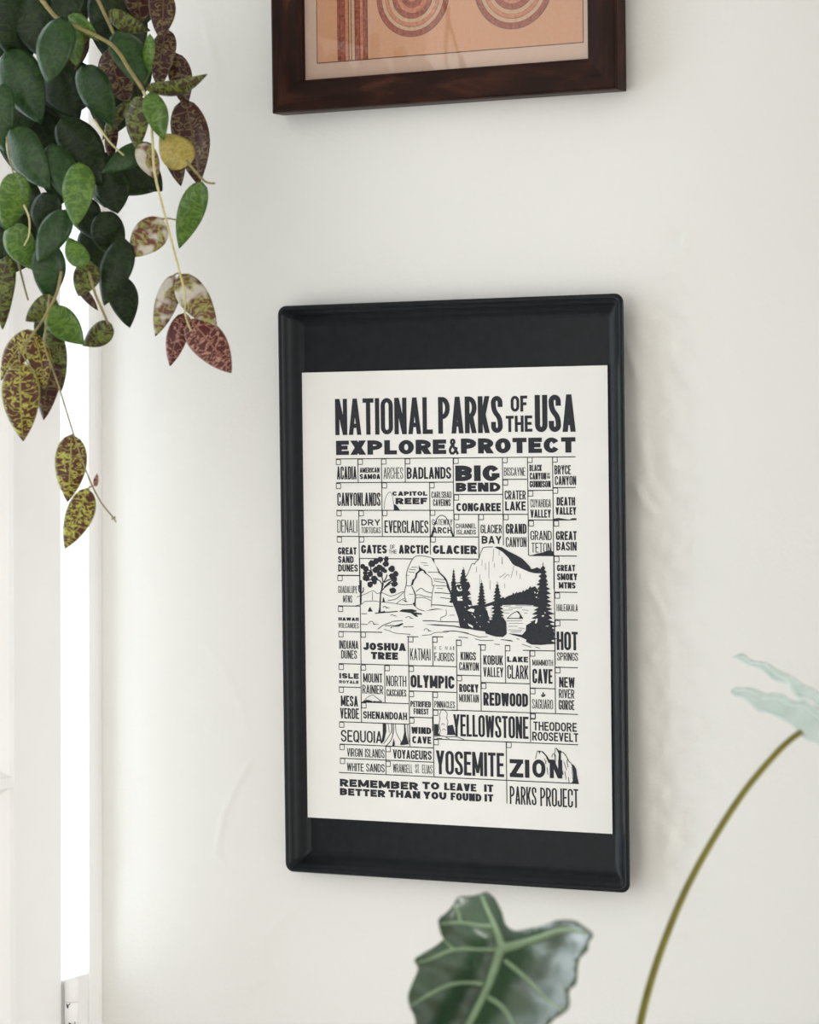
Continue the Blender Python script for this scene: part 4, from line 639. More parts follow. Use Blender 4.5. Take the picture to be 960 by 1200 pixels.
STROKES = [[0.75,[[80.1,191.7],[78.3,189.1],[75.4,187.9]]],[0.75,[[81.6,190.4],[80.6,185.9],[79.5,182.7]]],[0.75,[[82.0,190.4],[84.6,186.5],[85.7,183.3]]],[0.75,[[82.7,190.4],[86.4,188.4],[90.0,187.1]]],[0.75,[[83.4,194.2],[89.2,190.9],[92.8,191.5]]],[0.75,[[82.6,194.9],[87.8,190.3],[91.1,188.7]]],[0.75,[[69.7,180.2],[69.0,176.4],[69.8,173.8]]],[0.75,[[66.0,179.6],[69.0,179.9],[70.8,182.2]]],[0.75,[[65.9,188.6],[68.9,188.0],[72.5,187.6]]],[0.75,[[78.9,173.1],[79.2,171.2]]],[0.9,[[58.8,188.7],[58.7,202.9],[58.4,210.6]]],[0.7,[[56.5,193.2],[56.7,198.4],[58.4,200.0]]],[0.7,[[61.3,195.1],[61.0,198.7],[59.0,200.2]]],[0.35,[[54.3,203.9],[62.1,201.5],[70.9,198.1],[75.2,200.4],[80.4,199.7],[88.3,202.5],[94.2,201.4],[101.4,198.5],[103.2,199.1]]],[0.35,[[61.2,208.1],[70.8,207.3],[78.8,208.1],[84.6,208.3],[94.8,209.4],[103.4,210.3],[111.4,209.8]]],[0.4,[[50.9,212.3],[57.5,210.9],[61.2,209.0]]],[0.45,[[58.9,219.0],[64.7,218.9]]],[0.6,[[72.8,218.4],[83.8,217.4],[96.1,216.3]]],[0.4,[[80.9,212.8],[83.1,212.0],[84.9,212.8]]],[0.4,[[58.0,228.6],[65.3,228.5]]],[0.4,[[66.1,227.9],[67.6,225.9],[70.1,225.9],[71.6,227.8]]],[0.45,[[75.5,232.8],[81.4,228.9],[89.5,226.2]]],[0.4,[[89.5,225.5],[101.1,224.4]]],[0.5,[[82.9,229.5],[91.6,229.0]]],[0.4,[[101.7,230.1],[112.2,229.9]]],[0.35,[[82.1,232.7],[87.2,233.9],[94.4,236.0],[108.9,236.7]]],[0.4,[[86.1,206.7],[94.8,205.0],[102.2,199.1]]],[0.35,[[94.8,209.4],[99.2,206.2],[103.2,204.5]]],[0.35,[[70.5,199.5],[70.4,206.6]]],[0.35,[[88.8,219.8],[91.7,219.1]]],[0.35,[[104.0,221.8],[107.6,220.7],[109.1,221.7]]],[0.4,[[111.6,169.3],[114.2,167.1],[117.8,166.1],[123.5,166.4],[130.7,167.6]]],[0.45,[[111.6,169.3],[109.0,173.5],[106.4,179.3],[105.3,183.7],[105.6,188.2],[104.8,193.3],[103.6,197.2],[103.2,202.3],[104.6,206.1]]],[0.4,[[125.8,182.3],[128.3,184.1],[130.8,187.0],[131.4,192.4],[132.8,193.6],[131.3,199.4],[130.5,208.3],[130.4,212.1]]],[0.4,[[115.2,198.3],[117.3,196.7],[120.6,195.2],[124.5,197.9],[131.3,199.4]]],[0.35,[[115.1,201.2],[119.4,201.1],[124.4,202.6],[130.9,203.2]]],[0.35,[[115.1,203.7],[123.0,203.6],[130.1,206.1]]],[0.4,[[114.6,212.3],[117.8,214.2],[123.6,215.6]]],[0.35,[[133.6,191.7],[132.8,193.6]]],[0.35,[[132.6,186.6],[144.0,187.3]]],[0.35,[[132.9,188.5],[144.6,190.0]]],[0.35,[[134.6,192.7],[146.0,192.8]]],[0.5,[[133.8,199.0],[142.4,199.2],[149.9,199.9]]],[0.4,[[139.5,203.1],[151.2,204.5]]],[0.55,[[130.8,209.9],[139.4,210.1],[152.2,211.1]]],[0.35,[[145.0,213.8],[145.0,218.9],[139.9,221.2],[139.5,224.0]]],[0.5,[[121.3,224.3],[132.0,224.2],[139.2,224.7],[157.7,224.7]]],[0.35,[[127.3,180.7],[138.4,180.7]]],[0.35,[[108.2,178.3],[115.1,178.9]]],[0.35,[[107.5,180.5],[114.0,181.2]]],[0.3,[[105.3,183.7],[108.2,183.8]]],[0.3,[[110.4,176.4],[116.9,176.6]]],[0.3,[[120.6,172.4],[126.7,172.6]]],[0.3,[[123.0,174.7],[127.7,174.7]]],[0.35,[[104.8,193.3],[110.2,193.1]]],[0.3,[[107.9,200.6],[112.2,200.8]]],[0.35,[[122.6,233.2],[123.7,231.6],[126.2,231.6],[127.6,233.1]]],[0.35,[[120.4,237.4],[129.0,236.6],[134.0,234.6],[144.8,234.1],[151.9,232.7],[167.5,234.6]]],[0.3,[[148.5,218.8],[153.5,218.8]]],[0.3,[[136.0,194.9],[142.4,195.1]]],[0.4,[[159.2,186.1],[165.6,183.8],[168.2,179.6],[171.3,173.1],[173.4,172.7],[173.8,173.5],[175.5,170.8],[178.1,168.9],[179.8,164.0],[182.5,158.7]]],[0.45,[[182.5,158.7],[185.4,158.0],[192.2,157.8]]],[0.22,[[188.2,170.7],[188.0,185.8]]],[0.22,[[184.8,172.2],[184.7,178.3]]],[0.22,[[193.0,159.3],[192.7,164.6],[192.0,170.7]]],[0.22,[[181.5,169.2],[181.4,174.5]]],[0.22,[[179.2,182.1],[178.8,195.7]]],[0.22,[[201.3,166.8],[201.2,172.9]]],[0.22,[[198.4,160.1],[198.4,165.3]]],[0.22,[[189.2,187.3],[189.0,195.6]]],[0.22,[[175.9,175.3],[175.7,180.6]]],[0.22,[[193.6,172.2],[193.6,175.9]]],[0.22,[[198.9,184.7],[204.5,181.0]]],[0.22,[[202.6,185.9],[206.3,182.2],[208.1,183.0]]],[0.22,[[212.7,174.4],[211.3,180.1],[209.8,185.0]]],[0.22,[[215.4,178.5],[215.3,182.5]]],[0.22,[[203.4,190.0],[203.6,194.1]]],[0.22,[[218.9,180.9],[218.7,185.7]]],[0.22,[[201.4,168.8],[201.4,172.9]]],[0.22,[[198.5,184.3],[199.4,183.9]]],[0.4,[[183.1,209.3],[189.8,207.1],[194.9,205.3]]],[0.45,[[205.8,220.6],[210.3,216.8],[214.4,214.7],[216.3,214.5]]],[0.5,[[205.3,220.8],[221.2,220.5]]],[0.25,[[202.3,210.0],[209.5,209.7]]],[0.25,[[214.1,209.4],[229.4,209.2]]],[0.25,[[206.8,211.6],[220.4,211.0]]],[0.25,[[202.2,213.7],[211.3,213.1]]],[0.25,[[220.3,213.0],[226.7,213.3]]],[0.25,[[203.1,216.1],[207.6,216.2]]],[0.25,[[222.1,215.8],[225.7,215.9]]],[0.25,[[204.8,223.0],[220.2,222.4]]],[0.25,[[207.5,225.0],[221.1,225.0]]],[0.25,[[206.6,227.9],[215.6,227.5]]],[0.25,[[216.5,229.0],[222.8,229.3]]],[0.25,[[206.5,230.8],[220.1,230.9]]],[0.25,[[208.3,232.8],[219.2,232.2]]],[0.4,[[199.2,239.5],[210.9,240.9]]],[0.35,[[220.0,243.2],[228.9,245.8]]],[0.35,[[232.6,245.3],[237.0,246.5]]],[0.4,[[192.7,243.7],[198.2,244.0]]],[0.4,[[214.6,238.4],[217.3,239.1]]],[0.4,[[141.9,233.5],[150.5,233.0],[159.0,233.6],[169.2,235.7],[177.6,237.8]]],[0.45,[[157.2,238.2],[166.6,238.7]]],[0.4,[[173.4,239.4],[180.1,240.7],[191.9,240.5]]],[0.4,[[199.5,239.6],[209.5,240.2]]],[0.35,[[177.6,237.8],[186.1,237.2]]],[0.5,[[130.9,148.5],[133.9,139.6],[137.6,132.0],[141.9,129.9],[146.4,132.3],[150.3,140.2],[153.3,148.2]]],[0.3,[[83.6,124.4],[84.5,116.7],[86.7,111.6],[89.7,109.0],[91.8,111.6],[93.2,118.0],[93.8,124.4]]],[0.35,[[59.2,298.9],[62.9,295.5],[65.9,293.5],[69.5,292.4],[73.2,294.6],[79.0,298.0]]],[0.4,[[88.2,317.6],[88.2,324.3],[82.8,332.8],[79.9,336.2]]],[0.5,[[90.3,317.8],[90.2,325.5],[87.2,333.3],[82.8,337.6]]],[0.4,[[92.5,317.7],[93.1,325.4],[97.4,333.0],[98.1,337.0]]],[0.3,[[88.9,317.6],[89.0,326.8]]],[0.4,[[104.8,317.6],[105.0,326.3],[106.3,333.9]]],[0.3,[[85.2,318.0],[85.9,325.7]]],[0.9,[[239.9,285.1],[239.9,289.1]]],[0.7,[[238.4,287.0],[238.6,288.5],[239.7,288.9]]],[0.7,[[241.5,286.6],[241.3,288.1],[240.0,288.6]]],[0.35,[[136.4,326.2],[137.9,322.1],[136.5,317.4],[137.6,311.8],[137.1,308.6],[139.9,303.0],[142.6,304.0],[144.9,306.8],[144.3,310.8],[145.5,313.9],[144.7,318.7],[145.9,322.7],[144.1,325.9]]],[0.45,[[131.5,327.9],[137.8,326.9],[144.9,327.5],[153.8,327.1],[161.8,329.7]]],[0.3,[[138.8,317.3],[140.6,315.7],[142.4,317.2]]],[0.3,[[139.6,322.1],[141.5,320.4],[143.2,322.0]]],[0.4,[[134.2,329.1],[139.6,329.2]]],[0.4,[[143.1,328.3],[146.7,329.0]]],[0.4,[[231.7,343.9],[233.4,337.5],[234.6,336.9],[238.2,337.1]]],[0.8,[[238.2,337.1],[241.8,340.5],[244.3,343.7]]],[0.4,[[247.7,342.0],[248.3,339.2],[250.2,338.4],[251.1,334.3],[252.3,333.8]]],[0.5,[[258.1,336.8],[260.8,339.5],[263.0,343.0],[263.5,344.2],[266.0,346.4]]],[0.4,[[263.0,343.5],[262.2,344.5],[263.2,350.1]]],[0.35,[[259.1,345.2],[261.8,352.6]]],[0.35,[[260.1,353.7],[261.1,360.8]]],[0.4,[[263.4,358.7],[264.1,363.7]]],[0.3,[[266.8,349.9],[267.3,356.5],[267.5,360.5]]],[0.5,[[241.8,344.8],[241.5,347.9]]],[0.4,[[242.8,350.9],[243.6,357.4]]]]

# lettering: each capital is drawn with straight-sided strokes of constant weight
def offs(pts, tx, ty):
    L, Rr = [], []
    n = len(pts)
    for i in range(n):
        x0, y0 = pts[max(i - 1, 0)]; x1, y1 = pts[min(i + 1, n - 1)]
        dx, dy = x1 - x0, y1 - y0
        d = math.hypot(dx, dy) or 1
        nx, ny = -dy / d, dx / d
        L.append((pts[i][0] + nx * tx / 2, pts[i][1] + ny * ty / 2)); Rr.append((pts[i][0] - nx * tx / 2, pts[i][1] - ny * ty / 2))
    return [[L[i], L[i + 1], Rr[i + 1], Rr[i]] for i in range(n - 1)]
def arc(cx, cy, rx, ry, a0, a1, n=9):
    return [(cx + rx * math.cos(R(a0 + (a1 - a0) * i / n)), cy + ry * math.sin(R(a0 + (a1 - a0) * i / n))) for i in range(n + 1)]
REL = {'M': 1.28, 'W': 1.38, 'E': .86, 'F': .82, 'L': .82, 'J': .86, 'T': .9, 'S': .97, 'Y': 1.02, 'A': 1.06, 'V': 1.02, '&': 1.05}
def glyph(c, w, h, t):
    ty = min(t * .9, h * (.23 if h > w * 1.1 else .285))
    a, b = t / 2, ty / 2
    rx = (w - t) / 2
    P = []
    def v(x, y0=0, y1=h): P.append([(x - a, y0), (x + a, y0), (x + a, y1), (x - a, y1)])
    def hb(y, x0, x1): P.append([(x0, y - b), (x1, y - b), (x1, y + b), (x0, y + b)])
    def dg(x0, y0, x1, y1, k=1.0):
        hw = k * a * min(1.7, math.hypot(x1 - x0, y1 - y0) / max(1e-6, abs(y1 - y0)))
        P.append([(x0 - hw, y0), (x0 + hw, y0), (x1 + hw, y1), (x1 - hw, y1)])
    def rb(pts): P.extend(offs(pts, t, ty))
    ry = min(rx * 1.15, h / 2 - b)
    if c == 'I': v(w / 2)
    elif c == '.': v(w / 2, 0, ty * 1.1)
    elif c == 'L': v(a); hb(b, 0, w)
    elif c == 'E': v(a); hb(b, 0, w); hb(h - b, 0, w); hb(h * .51, 0, w * .9)
    elif c == 'F': v(a); hb(h - b, 0, w); hb(h * .49, 0, w * .88)
    elif c == 'T': v(w / 2); hb(h - b, 0, w)
    elif c == 'H': v(a); v(w - a); hb(h * .51, a, w - a)
    elif c == 'N':
        v(a); v(w - a); dg(a * 1.1, h, w - a * 1.1, 0)
    elif c == 'M':
        v(a); v(w - a); dg(a * 1.1, h, w / 2, h * .12, .9); dg(w - a * 1.1, h, w / 2, h * .12, .9)
    elif c == 'A':
        q = a * 1.06; dg(q, 0, w / 2, h); dg(w - q, 0, w / 2, h); hb(h * .25, w * .2, w * .8)
    elif c == 'V':
        q = a * 1.06; dg(w / 2, 0, q, h); dg(w / 2, 0, w - q, h)
    elif c == 'W':
        q = a * 1.06; dg(w * .28, 0, q, h); dg(w * .28, 0, w / 2, h * .96, .9); dg(w * .72, 0, w / 2, h * .96, .9); dg(w * .72, 0, w - q, h)
    elif c == 'Y':
        v(w / 2, 0, h * .45); q = a * 1.06; dg(w / 2, h * .40, q, h); dg(w / 2, h * .40, w - q, h)
    elif c == 'K':
        v(a); dg(t * .9, h * .36, w - a * 1.1, h); dg(w * .42, h * .55, w - a * 1.1, 0)
    elif c == 'X':
        q = a * 1.1; dg(q, 0, w - q, h); dg(q, h, w - q, 0)
    elif c == 'Z':
        hb(b, 0, w); hb(h - b, 0, w); dg(a * 1.5, ty * .8, w - a * 1.5, h - ty * .8)
    elif c in 'OQ':
        pts = arc(w / 2, h - b - ry, rx, ry, 0, 180) + arc(w / 2, b + ry, rx, ry, 180, 360)
        rb(pts + [pts[0], pts[1]])
        if c == 'Q': dg(w * .55, h * .25, w - a * .6, -h * .03, .85)
    elif c in 'CG':
        up = max(h * .66, 0); lo = h * .34
        pts = [(w - a, up)] if h - b - ry > up else []
        pts += arc(w / 2, h - b - ry, rx, ry, 0 if pts else 28, 180) + arc(w / 2, b + ry, rx, ry, 180, 360 if b + ry < lo else 332)
        if b + ry < lo: pts.append((w - a, lo))
        rb(pts)
        if c == 'G':
            v(w - a, b + ry * .35, h * .5); hb(h * .5 - b, w * .54, w)
    elif c == 'D':
        rr = min(w - t, rx * 1.5)
        v(a); rb([(a, h - b)] + arc(w - a - rr, h - b - ry, rr, ry, 90, 0) + arc(w - a - rr, b + ry, rr, ry, 0, -90) + [(a, b)])
    elif c == 'U':
        rb([(a, h)] + arc(w / 2, b + ry, rx, ry, 180, 360) + [(w - a, h)])
    elif c == 'J':
        rb([(w - a, h)] + arc(w / 2, b + ry, rx, ry, 0, -180) + ([(a, h * .33)] if b + ry < h * .33 else []))
    elif c in 'PRB':
        mid = h * (.46 if c != 'B' else .52)
        rr = min(w - t, rx * 1.4)
        ryt = (h - b - mid) / 2
        v(a); rb([(a, h - b)] + arc(w - a - rr, h - b - ryt, rr, min(ryt, rr * 1.2) if False else ryt, 90, -90) + [(a, mid)])
        if c == 'R': dg(w * .5, mid, w - a * 1.1, 0)
        if c == 'B':
            ryb = (mid - b) / 2
            rb([(a, mid)] + arc(w - a - rr, b + ryb, rr, ryb, 90, -90) + [(a, b)])
    elif c == 'S':
        ry2 = min(rx * 1.1, (h - ty) / 4)
        top = arc(w / 2, h - b - ry2, rx, ry2, 8, 180)
        bot = arc(w / 2, b + ry2, rx, ry2, 0, -172)
        if h * .70 < h - b - ry2: top = [(w - a, h * .70)] + top
        if h * .30 > b + ry2: bot = bot + [(a, h * .30)]
        y0, y1 = top[-1][1], bot[0][1]
        mid = []
        k0, k1 = y0 - (y0 - y1) * .62, y1 + (y0 - y1) * .62
        for i in range(1, 10):
            q = i / 10
            mid.append((a * (1 - q) ** 3 + 3 * a * q * (1 - q) ** 2 + 3 * (w - a) * q * q * (1 - q) + (w - a) * q ** 3,
                        y0 * (1 - q) ** 3 + 3 * k0 * q * (1 - q) ** 2 + 3 * k1 * q * q * (1 - q) + y1 * q ** 3))
        rb(top + mid + bot)
    elif c == '&':
        rb([(x * w, y * h) for x, y in [(.98, .0), (.66, .36), (.34, .66), (.24, .80), (.28, .92), (.42, .965), (.56, .92), (.6, .80), (.5, .67), (.24, .48), (.12, .32), (.13, .16), (.26, .06), (.44, .05), (.62, .14), (.76, .30), (.84, .46)]])
    return P
def word(text, u0, v0, u1, v1, t):
    h = v1 - v0
    W = u1 - u0
    nI = sum(c in 'I.' for c in text)
    s = sum(REL.get(c, 1.0) for c in text if c not in 'I.')
    g = .15
    if s:
        k0 = W / (s + .15 * len(text))
        t *= 1.28 if k0 > h * .72 and t > h * .27 else (.92 if h < 12 else 1.04)
        for _ in range(6):
            kk = (W - nI * t) / (s + g * (len(text) - 1))
            t = min(t, kk * .44)
            g = max(.10, .21 - .27 * t / kk)
        kk = (W - nI * t) / (s + g * (len(text) - 1))
    else:
        kk = 0
    out = []
    x = 0
    if not s:
        t = W; 
    for c in text:
        w = t if c in 'I.' else REL.get(c, 1.0) * kk
        out += [[(u0 + x + px, v1 - py) for px, py in poly] for poly in glyph(c, w, h, t)]
        x += w + g * kk
    return out
def ink_mesh(name, quads, concave=(), lights=(), y=.00012):
    bm = bmesh.new()
    def P3(p, yy): return ((p[0] - PW / 2) / 1000, -yy, (PH / 2 - p[1]) / 1000)
    for i, q in enumerate(quads):
        bm.faces.new([bm.verts.new(P3(p, y + (i % 9) * 4e-6)) for p in q])
    for grp, yy, mt in ((concave, y, 0), (lights, y + .0003, 1)):
        for i, poly in enumerate(grp):
            vs = [bm.verts.new(P3(p, yy + 4e-5 + i * 2e-6)) for p in poly]
            for tri in tessellate_polygon([[Vector((p[0], p[1], 0)) for p in poly]]):
                try:
                    bm.faces.new([vs[i] for i in tri]).material_index = mt
                except ValueError:
                    pass
    for f in bm.faces:
        f.normal_update()
        if f.normal.y > 0:
            f.normal_flip()
    me = bpy.data.meshes.new(name)
    bm.to_mesh(me); bm.free()
    return link(name, me, [M_INK, M_PAPER], poster)
def line(u0, v0, u1, v1, t):
    return offs([(u0, v0), (u1, v1)], t, t)
title, names, slogan = [], [], []
for text, u0, v0, u1, v1, t in WORDS:
    tgt = title if v1 < 76 else (slogan if v0 > 366 and u0 > 30 and text in ('REMEMBER', 'TO', 'LEAVE', 'IT', 'BETTER', 'THAN', 'YOU', 'FOUND', 'PARKS', 'PROJECT') else names)
    tgt += word(text, u0, v0, u1, v1, t)
rules = []
for u0, u1, v in HLINES: rules += line(u0, v, u1, v, .82)
for u, v0, v1 in VLINES: rules += line(u, v0, u, v1, .82)
for u, v in BOXES:
    s = 4.6
    for a_, b_ in (((u, v), (u + s, v)), ((u + s, v), (u + s, v + s)), ((u + s, v + s), (u, v + s)), ((u, v + s), (u, v))):
        rules += line(*a_, *b_, .68)
draw = []
for t, pts in STROKES:
    sp = [(p.x, p.y) for p in smooth_path([Vector((x, y, 0)) for x, y in pts], 4)]
    draw += offs(sp, t * 1.45, t * 1.45)
ink_mesh('title_lettering', title)
ink_mesh('park_name_lettering', names)
ink_mesh('checkbox_grid', rules)
ink_mesh('landscape_drawing', draw, SHAPES, HIGHLIGHTS, .00018)
ink_mesh('slogan_lettering', slogan)

# ------------------------------------------------------------------ hanging vine in front of the window
vine = empty('hanging_plant', at(40, -160, 2.5))
tag(vine, 'trailing houseplant with mottled green and purple leaves hanging before the window', 'plant')
VO = vine.location.copy()
rnd = random.Random(7)
def leaf(base, tip, wpx, cls, d=2.5, cup=.25, bend=.10, turn=0.0, dtip=0.0, parent=vine, origin=VO, side=0.0):
    b, t = at(*base, d), at(*tip, d + dtip)
    ax = t - b
    Ln = ax.length
    ax.normalize()
    view = (EYE - b).normalized()
    nrm = (view - ax * view.dot(ax)).normalized()
    acr = ax.cross(nrm)
    c, s = math.cos(turn), math.sin(turn)
    nrm, acr = nrm * c + acr * s, acr * c - nrm * s
    Wd = wpx / F_PX * d / max(.45, abs(c))
    NL, NW = 16, 8
    bm = bmesh.new()
    uva = bm.loops.layers.uv.new('blade'); uvb = bm.loops.layers.uv.new('across')
    rows = []
    for i in range(NL + 1):
        t_ = i / NL
        wl = (max(0.0, t_) ** .58) * (max(0.0, 1 - t_) ** .92) / .3716
        wl = max(wl, .012) * Wd / 2
        row = []
        for j in range(NW + 1):
            q = -1 + 2 * j / NW
            p = ax * (Ln * t_) + acr * (q * wl + side * Ln * math.sin(PI * t_)) + nrm * (bend * Ln * math.sin(PI * t_) - cup * wl * q * q + .02 * Wd * math.sin(9 * t_ + 3 * q))
            row.append((bm.verts.new(b - origin + p), q, t_, q * wl))
        rows.append(row)
    for r0, r1 in zip(rows, rows[1:]):
        for j in range(NW):
            quad = (r0[j], r0[j + 1], r1[j + 1], r1[j])
            f = bm.faces.new([x[0] for x in quad])
            f.smooth = True
            for lp, x in zip(f.loops, quad):
                lp[uva].uv = (x[3] * 100 * 1.7, x[2] * Ln * 100 * 1.7)
                lp[uvb].uv = (x[1], x[2])
    me = bpy.data.meshes.new('leaf')
    bm.to_mesh(me); bm.free()
    o = link('leaf', me, LM[cls], parent)
    so = o.modifiers.new('thickness', 'SOLIDIFY')
    so.thickness = .0006
    so.offset = 0
    return o
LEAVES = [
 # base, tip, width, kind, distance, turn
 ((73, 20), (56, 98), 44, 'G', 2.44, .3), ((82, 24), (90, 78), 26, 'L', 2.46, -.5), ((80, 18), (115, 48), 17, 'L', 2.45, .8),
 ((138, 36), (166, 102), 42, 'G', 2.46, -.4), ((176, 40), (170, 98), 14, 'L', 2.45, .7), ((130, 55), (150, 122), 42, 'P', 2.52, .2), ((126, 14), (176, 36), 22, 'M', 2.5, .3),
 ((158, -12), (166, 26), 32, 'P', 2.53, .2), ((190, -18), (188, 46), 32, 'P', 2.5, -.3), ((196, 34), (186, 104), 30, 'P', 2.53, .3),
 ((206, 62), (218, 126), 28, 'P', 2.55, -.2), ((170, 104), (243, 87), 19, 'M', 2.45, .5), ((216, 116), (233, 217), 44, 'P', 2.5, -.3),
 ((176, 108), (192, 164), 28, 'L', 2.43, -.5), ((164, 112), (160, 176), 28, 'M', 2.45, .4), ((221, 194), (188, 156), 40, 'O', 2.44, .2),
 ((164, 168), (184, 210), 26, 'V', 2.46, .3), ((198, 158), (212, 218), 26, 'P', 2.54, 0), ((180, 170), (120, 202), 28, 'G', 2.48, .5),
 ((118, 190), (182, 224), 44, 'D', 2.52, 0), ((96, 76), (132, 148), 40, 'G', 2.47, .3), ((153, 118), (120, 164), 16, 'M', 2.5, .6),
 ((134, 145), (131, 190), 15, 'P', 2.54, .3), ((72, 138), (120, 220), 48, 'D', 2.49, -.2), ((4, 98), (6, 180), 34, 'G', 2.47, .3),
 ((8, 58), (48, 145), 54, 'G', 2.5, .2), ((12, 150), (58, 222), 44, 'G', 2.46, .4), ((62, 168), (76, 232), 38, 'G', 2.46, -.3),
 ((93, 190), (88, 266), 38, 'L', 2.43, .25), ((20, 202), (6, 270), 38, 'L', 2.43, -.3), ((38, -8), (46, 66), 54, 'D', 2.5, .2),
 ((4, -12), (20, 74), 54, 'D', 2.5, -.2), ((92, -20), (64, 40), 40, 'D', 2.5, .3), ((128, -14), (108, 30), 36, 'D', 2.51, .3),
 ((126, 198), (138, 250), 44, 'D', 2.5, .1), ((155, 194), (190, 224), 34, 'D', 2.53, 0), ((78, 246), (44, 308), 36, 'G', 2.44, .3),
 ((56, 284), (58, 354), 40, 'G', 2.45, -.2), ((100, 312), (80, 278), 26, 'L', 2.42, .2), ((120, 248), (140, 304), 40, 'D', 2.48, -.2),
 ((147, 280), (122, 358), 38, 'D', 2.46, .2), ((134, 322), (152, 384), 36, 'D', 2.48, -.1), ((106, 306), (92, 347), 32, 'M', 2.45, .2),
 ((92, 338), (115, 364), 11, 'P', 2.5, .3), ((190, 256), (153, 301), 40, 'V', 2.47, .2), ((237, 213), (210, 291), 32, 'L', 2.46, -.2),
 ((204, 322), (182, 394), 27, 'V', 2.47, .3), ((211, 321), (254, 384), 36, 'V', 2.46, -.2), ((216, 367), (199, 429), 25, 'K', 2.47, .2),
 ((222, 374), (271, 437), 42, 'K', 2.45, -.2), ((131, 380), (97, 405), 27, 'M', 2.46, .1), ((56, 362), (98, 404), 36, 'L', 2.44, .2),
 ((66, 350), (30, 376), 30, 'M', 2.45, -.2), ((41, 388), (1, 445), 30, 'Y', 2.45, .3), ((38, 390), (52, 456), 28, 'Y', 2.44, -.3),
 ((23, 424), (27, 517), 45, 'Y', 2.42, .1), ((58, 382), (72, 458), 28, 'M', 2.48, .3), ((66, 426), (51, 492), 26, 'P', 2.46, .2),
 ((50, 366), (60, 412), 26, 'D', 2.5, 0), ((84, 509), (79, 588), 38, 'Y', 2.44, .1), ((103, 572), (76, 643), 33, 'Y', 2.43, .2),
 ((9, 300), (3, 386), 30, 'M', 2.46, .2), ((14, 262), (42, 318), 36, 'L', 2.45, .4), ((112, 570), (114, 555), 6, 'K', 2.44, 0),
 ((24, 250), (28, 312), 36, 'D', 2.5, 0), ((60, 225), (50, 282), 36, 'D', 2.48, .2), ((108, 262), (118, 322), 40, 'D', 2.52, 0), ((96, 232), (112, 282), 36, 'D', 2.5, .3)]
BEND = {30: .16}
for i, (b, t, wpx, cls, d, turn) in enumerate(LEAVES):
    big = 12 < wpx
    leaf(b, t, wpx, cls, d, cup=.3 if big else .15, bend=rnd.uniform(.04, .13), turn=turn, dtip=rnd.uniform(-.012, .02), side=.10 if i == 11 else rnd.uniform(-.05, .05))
# the crowd of leaves further inside the plant
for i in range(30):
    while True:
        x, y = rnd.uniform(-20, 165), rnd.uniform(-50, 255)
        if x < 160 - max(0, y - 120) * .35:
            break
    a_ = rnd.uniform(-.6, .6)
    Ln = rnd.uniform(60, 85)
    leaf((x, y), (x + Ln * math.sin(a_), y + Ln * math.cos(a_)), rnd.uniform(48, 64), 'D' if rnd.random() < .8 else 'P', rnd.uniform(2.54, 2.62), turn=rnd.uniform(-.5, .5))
def stem(pts, d, r0, r1, mat=M_STEM, name='stem'):
    bm = bmesh.new()
    tube(bm, [p - VO for p in smooth_path([at(x, y, d) for x, y in pts], 6)], r0, r1, 7)
    return obj(name, bm, mat, vine, True)
stem([(60, -120), (96, -40), (115, 0), (128, 28), (142, 58)], 2.46, .0017, .0012)
stem([(40, -120), (30, -40), (60, 14), (82, 28), (130, 52), (152, 82), (168, 106)], 2.445, .0018, .0015)
stem([(168, 106), (176, 132), (179, 170), (182, 206), (196, 262), (211, 320), (217, 345), (217, 368), (224, 388)], 2.44, .0013, .0007, M_STEM_PALE)
stem([(218, 188), (230, 202), (241, 213), (252, 215)], 2.43, .0012, .0008)
stem([(211, 320), (206, 321), (203, 324)], 2.455, .0008, .0006)
stem([(190, 257), (197, 256), (208, 258)], 2.455, .0008, .0006)
stem([(217, 368), (222, 372), (222, 376)], 2.45, .0008, .0006)
stem([(20, 300), (24, 318), (29, 338), (33, 352)], 2.47, .0010, .0008)
stem([(72, 318), (66, 345), (50, 375), (38, 392), (24, 412), (23, 426)], 2.42, .0013, .0007)
stem([(24, 410), (34, 428), (46, 438), (58, 444)], 2.415, .0006, .0004)
stem([(58, 345), (54, 380), (52, 404), (60, 428), (68, 450), (78, 482), (86, 508), (96, 538), (105, 562), (118, 588), (133, 607), (136, 612)], 2.43, .0009, .0006)
stem([(108, 569), (104, 572), (100, 573)], 2.43, .0006, .0004)
stem([(104, 571), (110, 569), (113, 567)], 2.43, .0005, .0004)
stem([(86, 508), (82, 511), (78, 513)], 2.43, .0006, .0004)
stem([(131, 609), (134, 606), (136, 607)], 2.43, .0007, .0004)
stem([(104, 318), (112, 345), (122, 368), (127, 380)], 2.44, .0013, .0010)
stem([(110, 140), (118, 152), (130, 168), (145, 182)], 2.45, .0009, .0007, M_STEM_PALE)
stem([(8, 160), (11, 185), (16, 204)], 2.44, .0009, .0007)
stem([(28, 240), (34, 255), (34, 275), (28, 288)], 2.42, .0008, .0006, M_STEM_PALE)

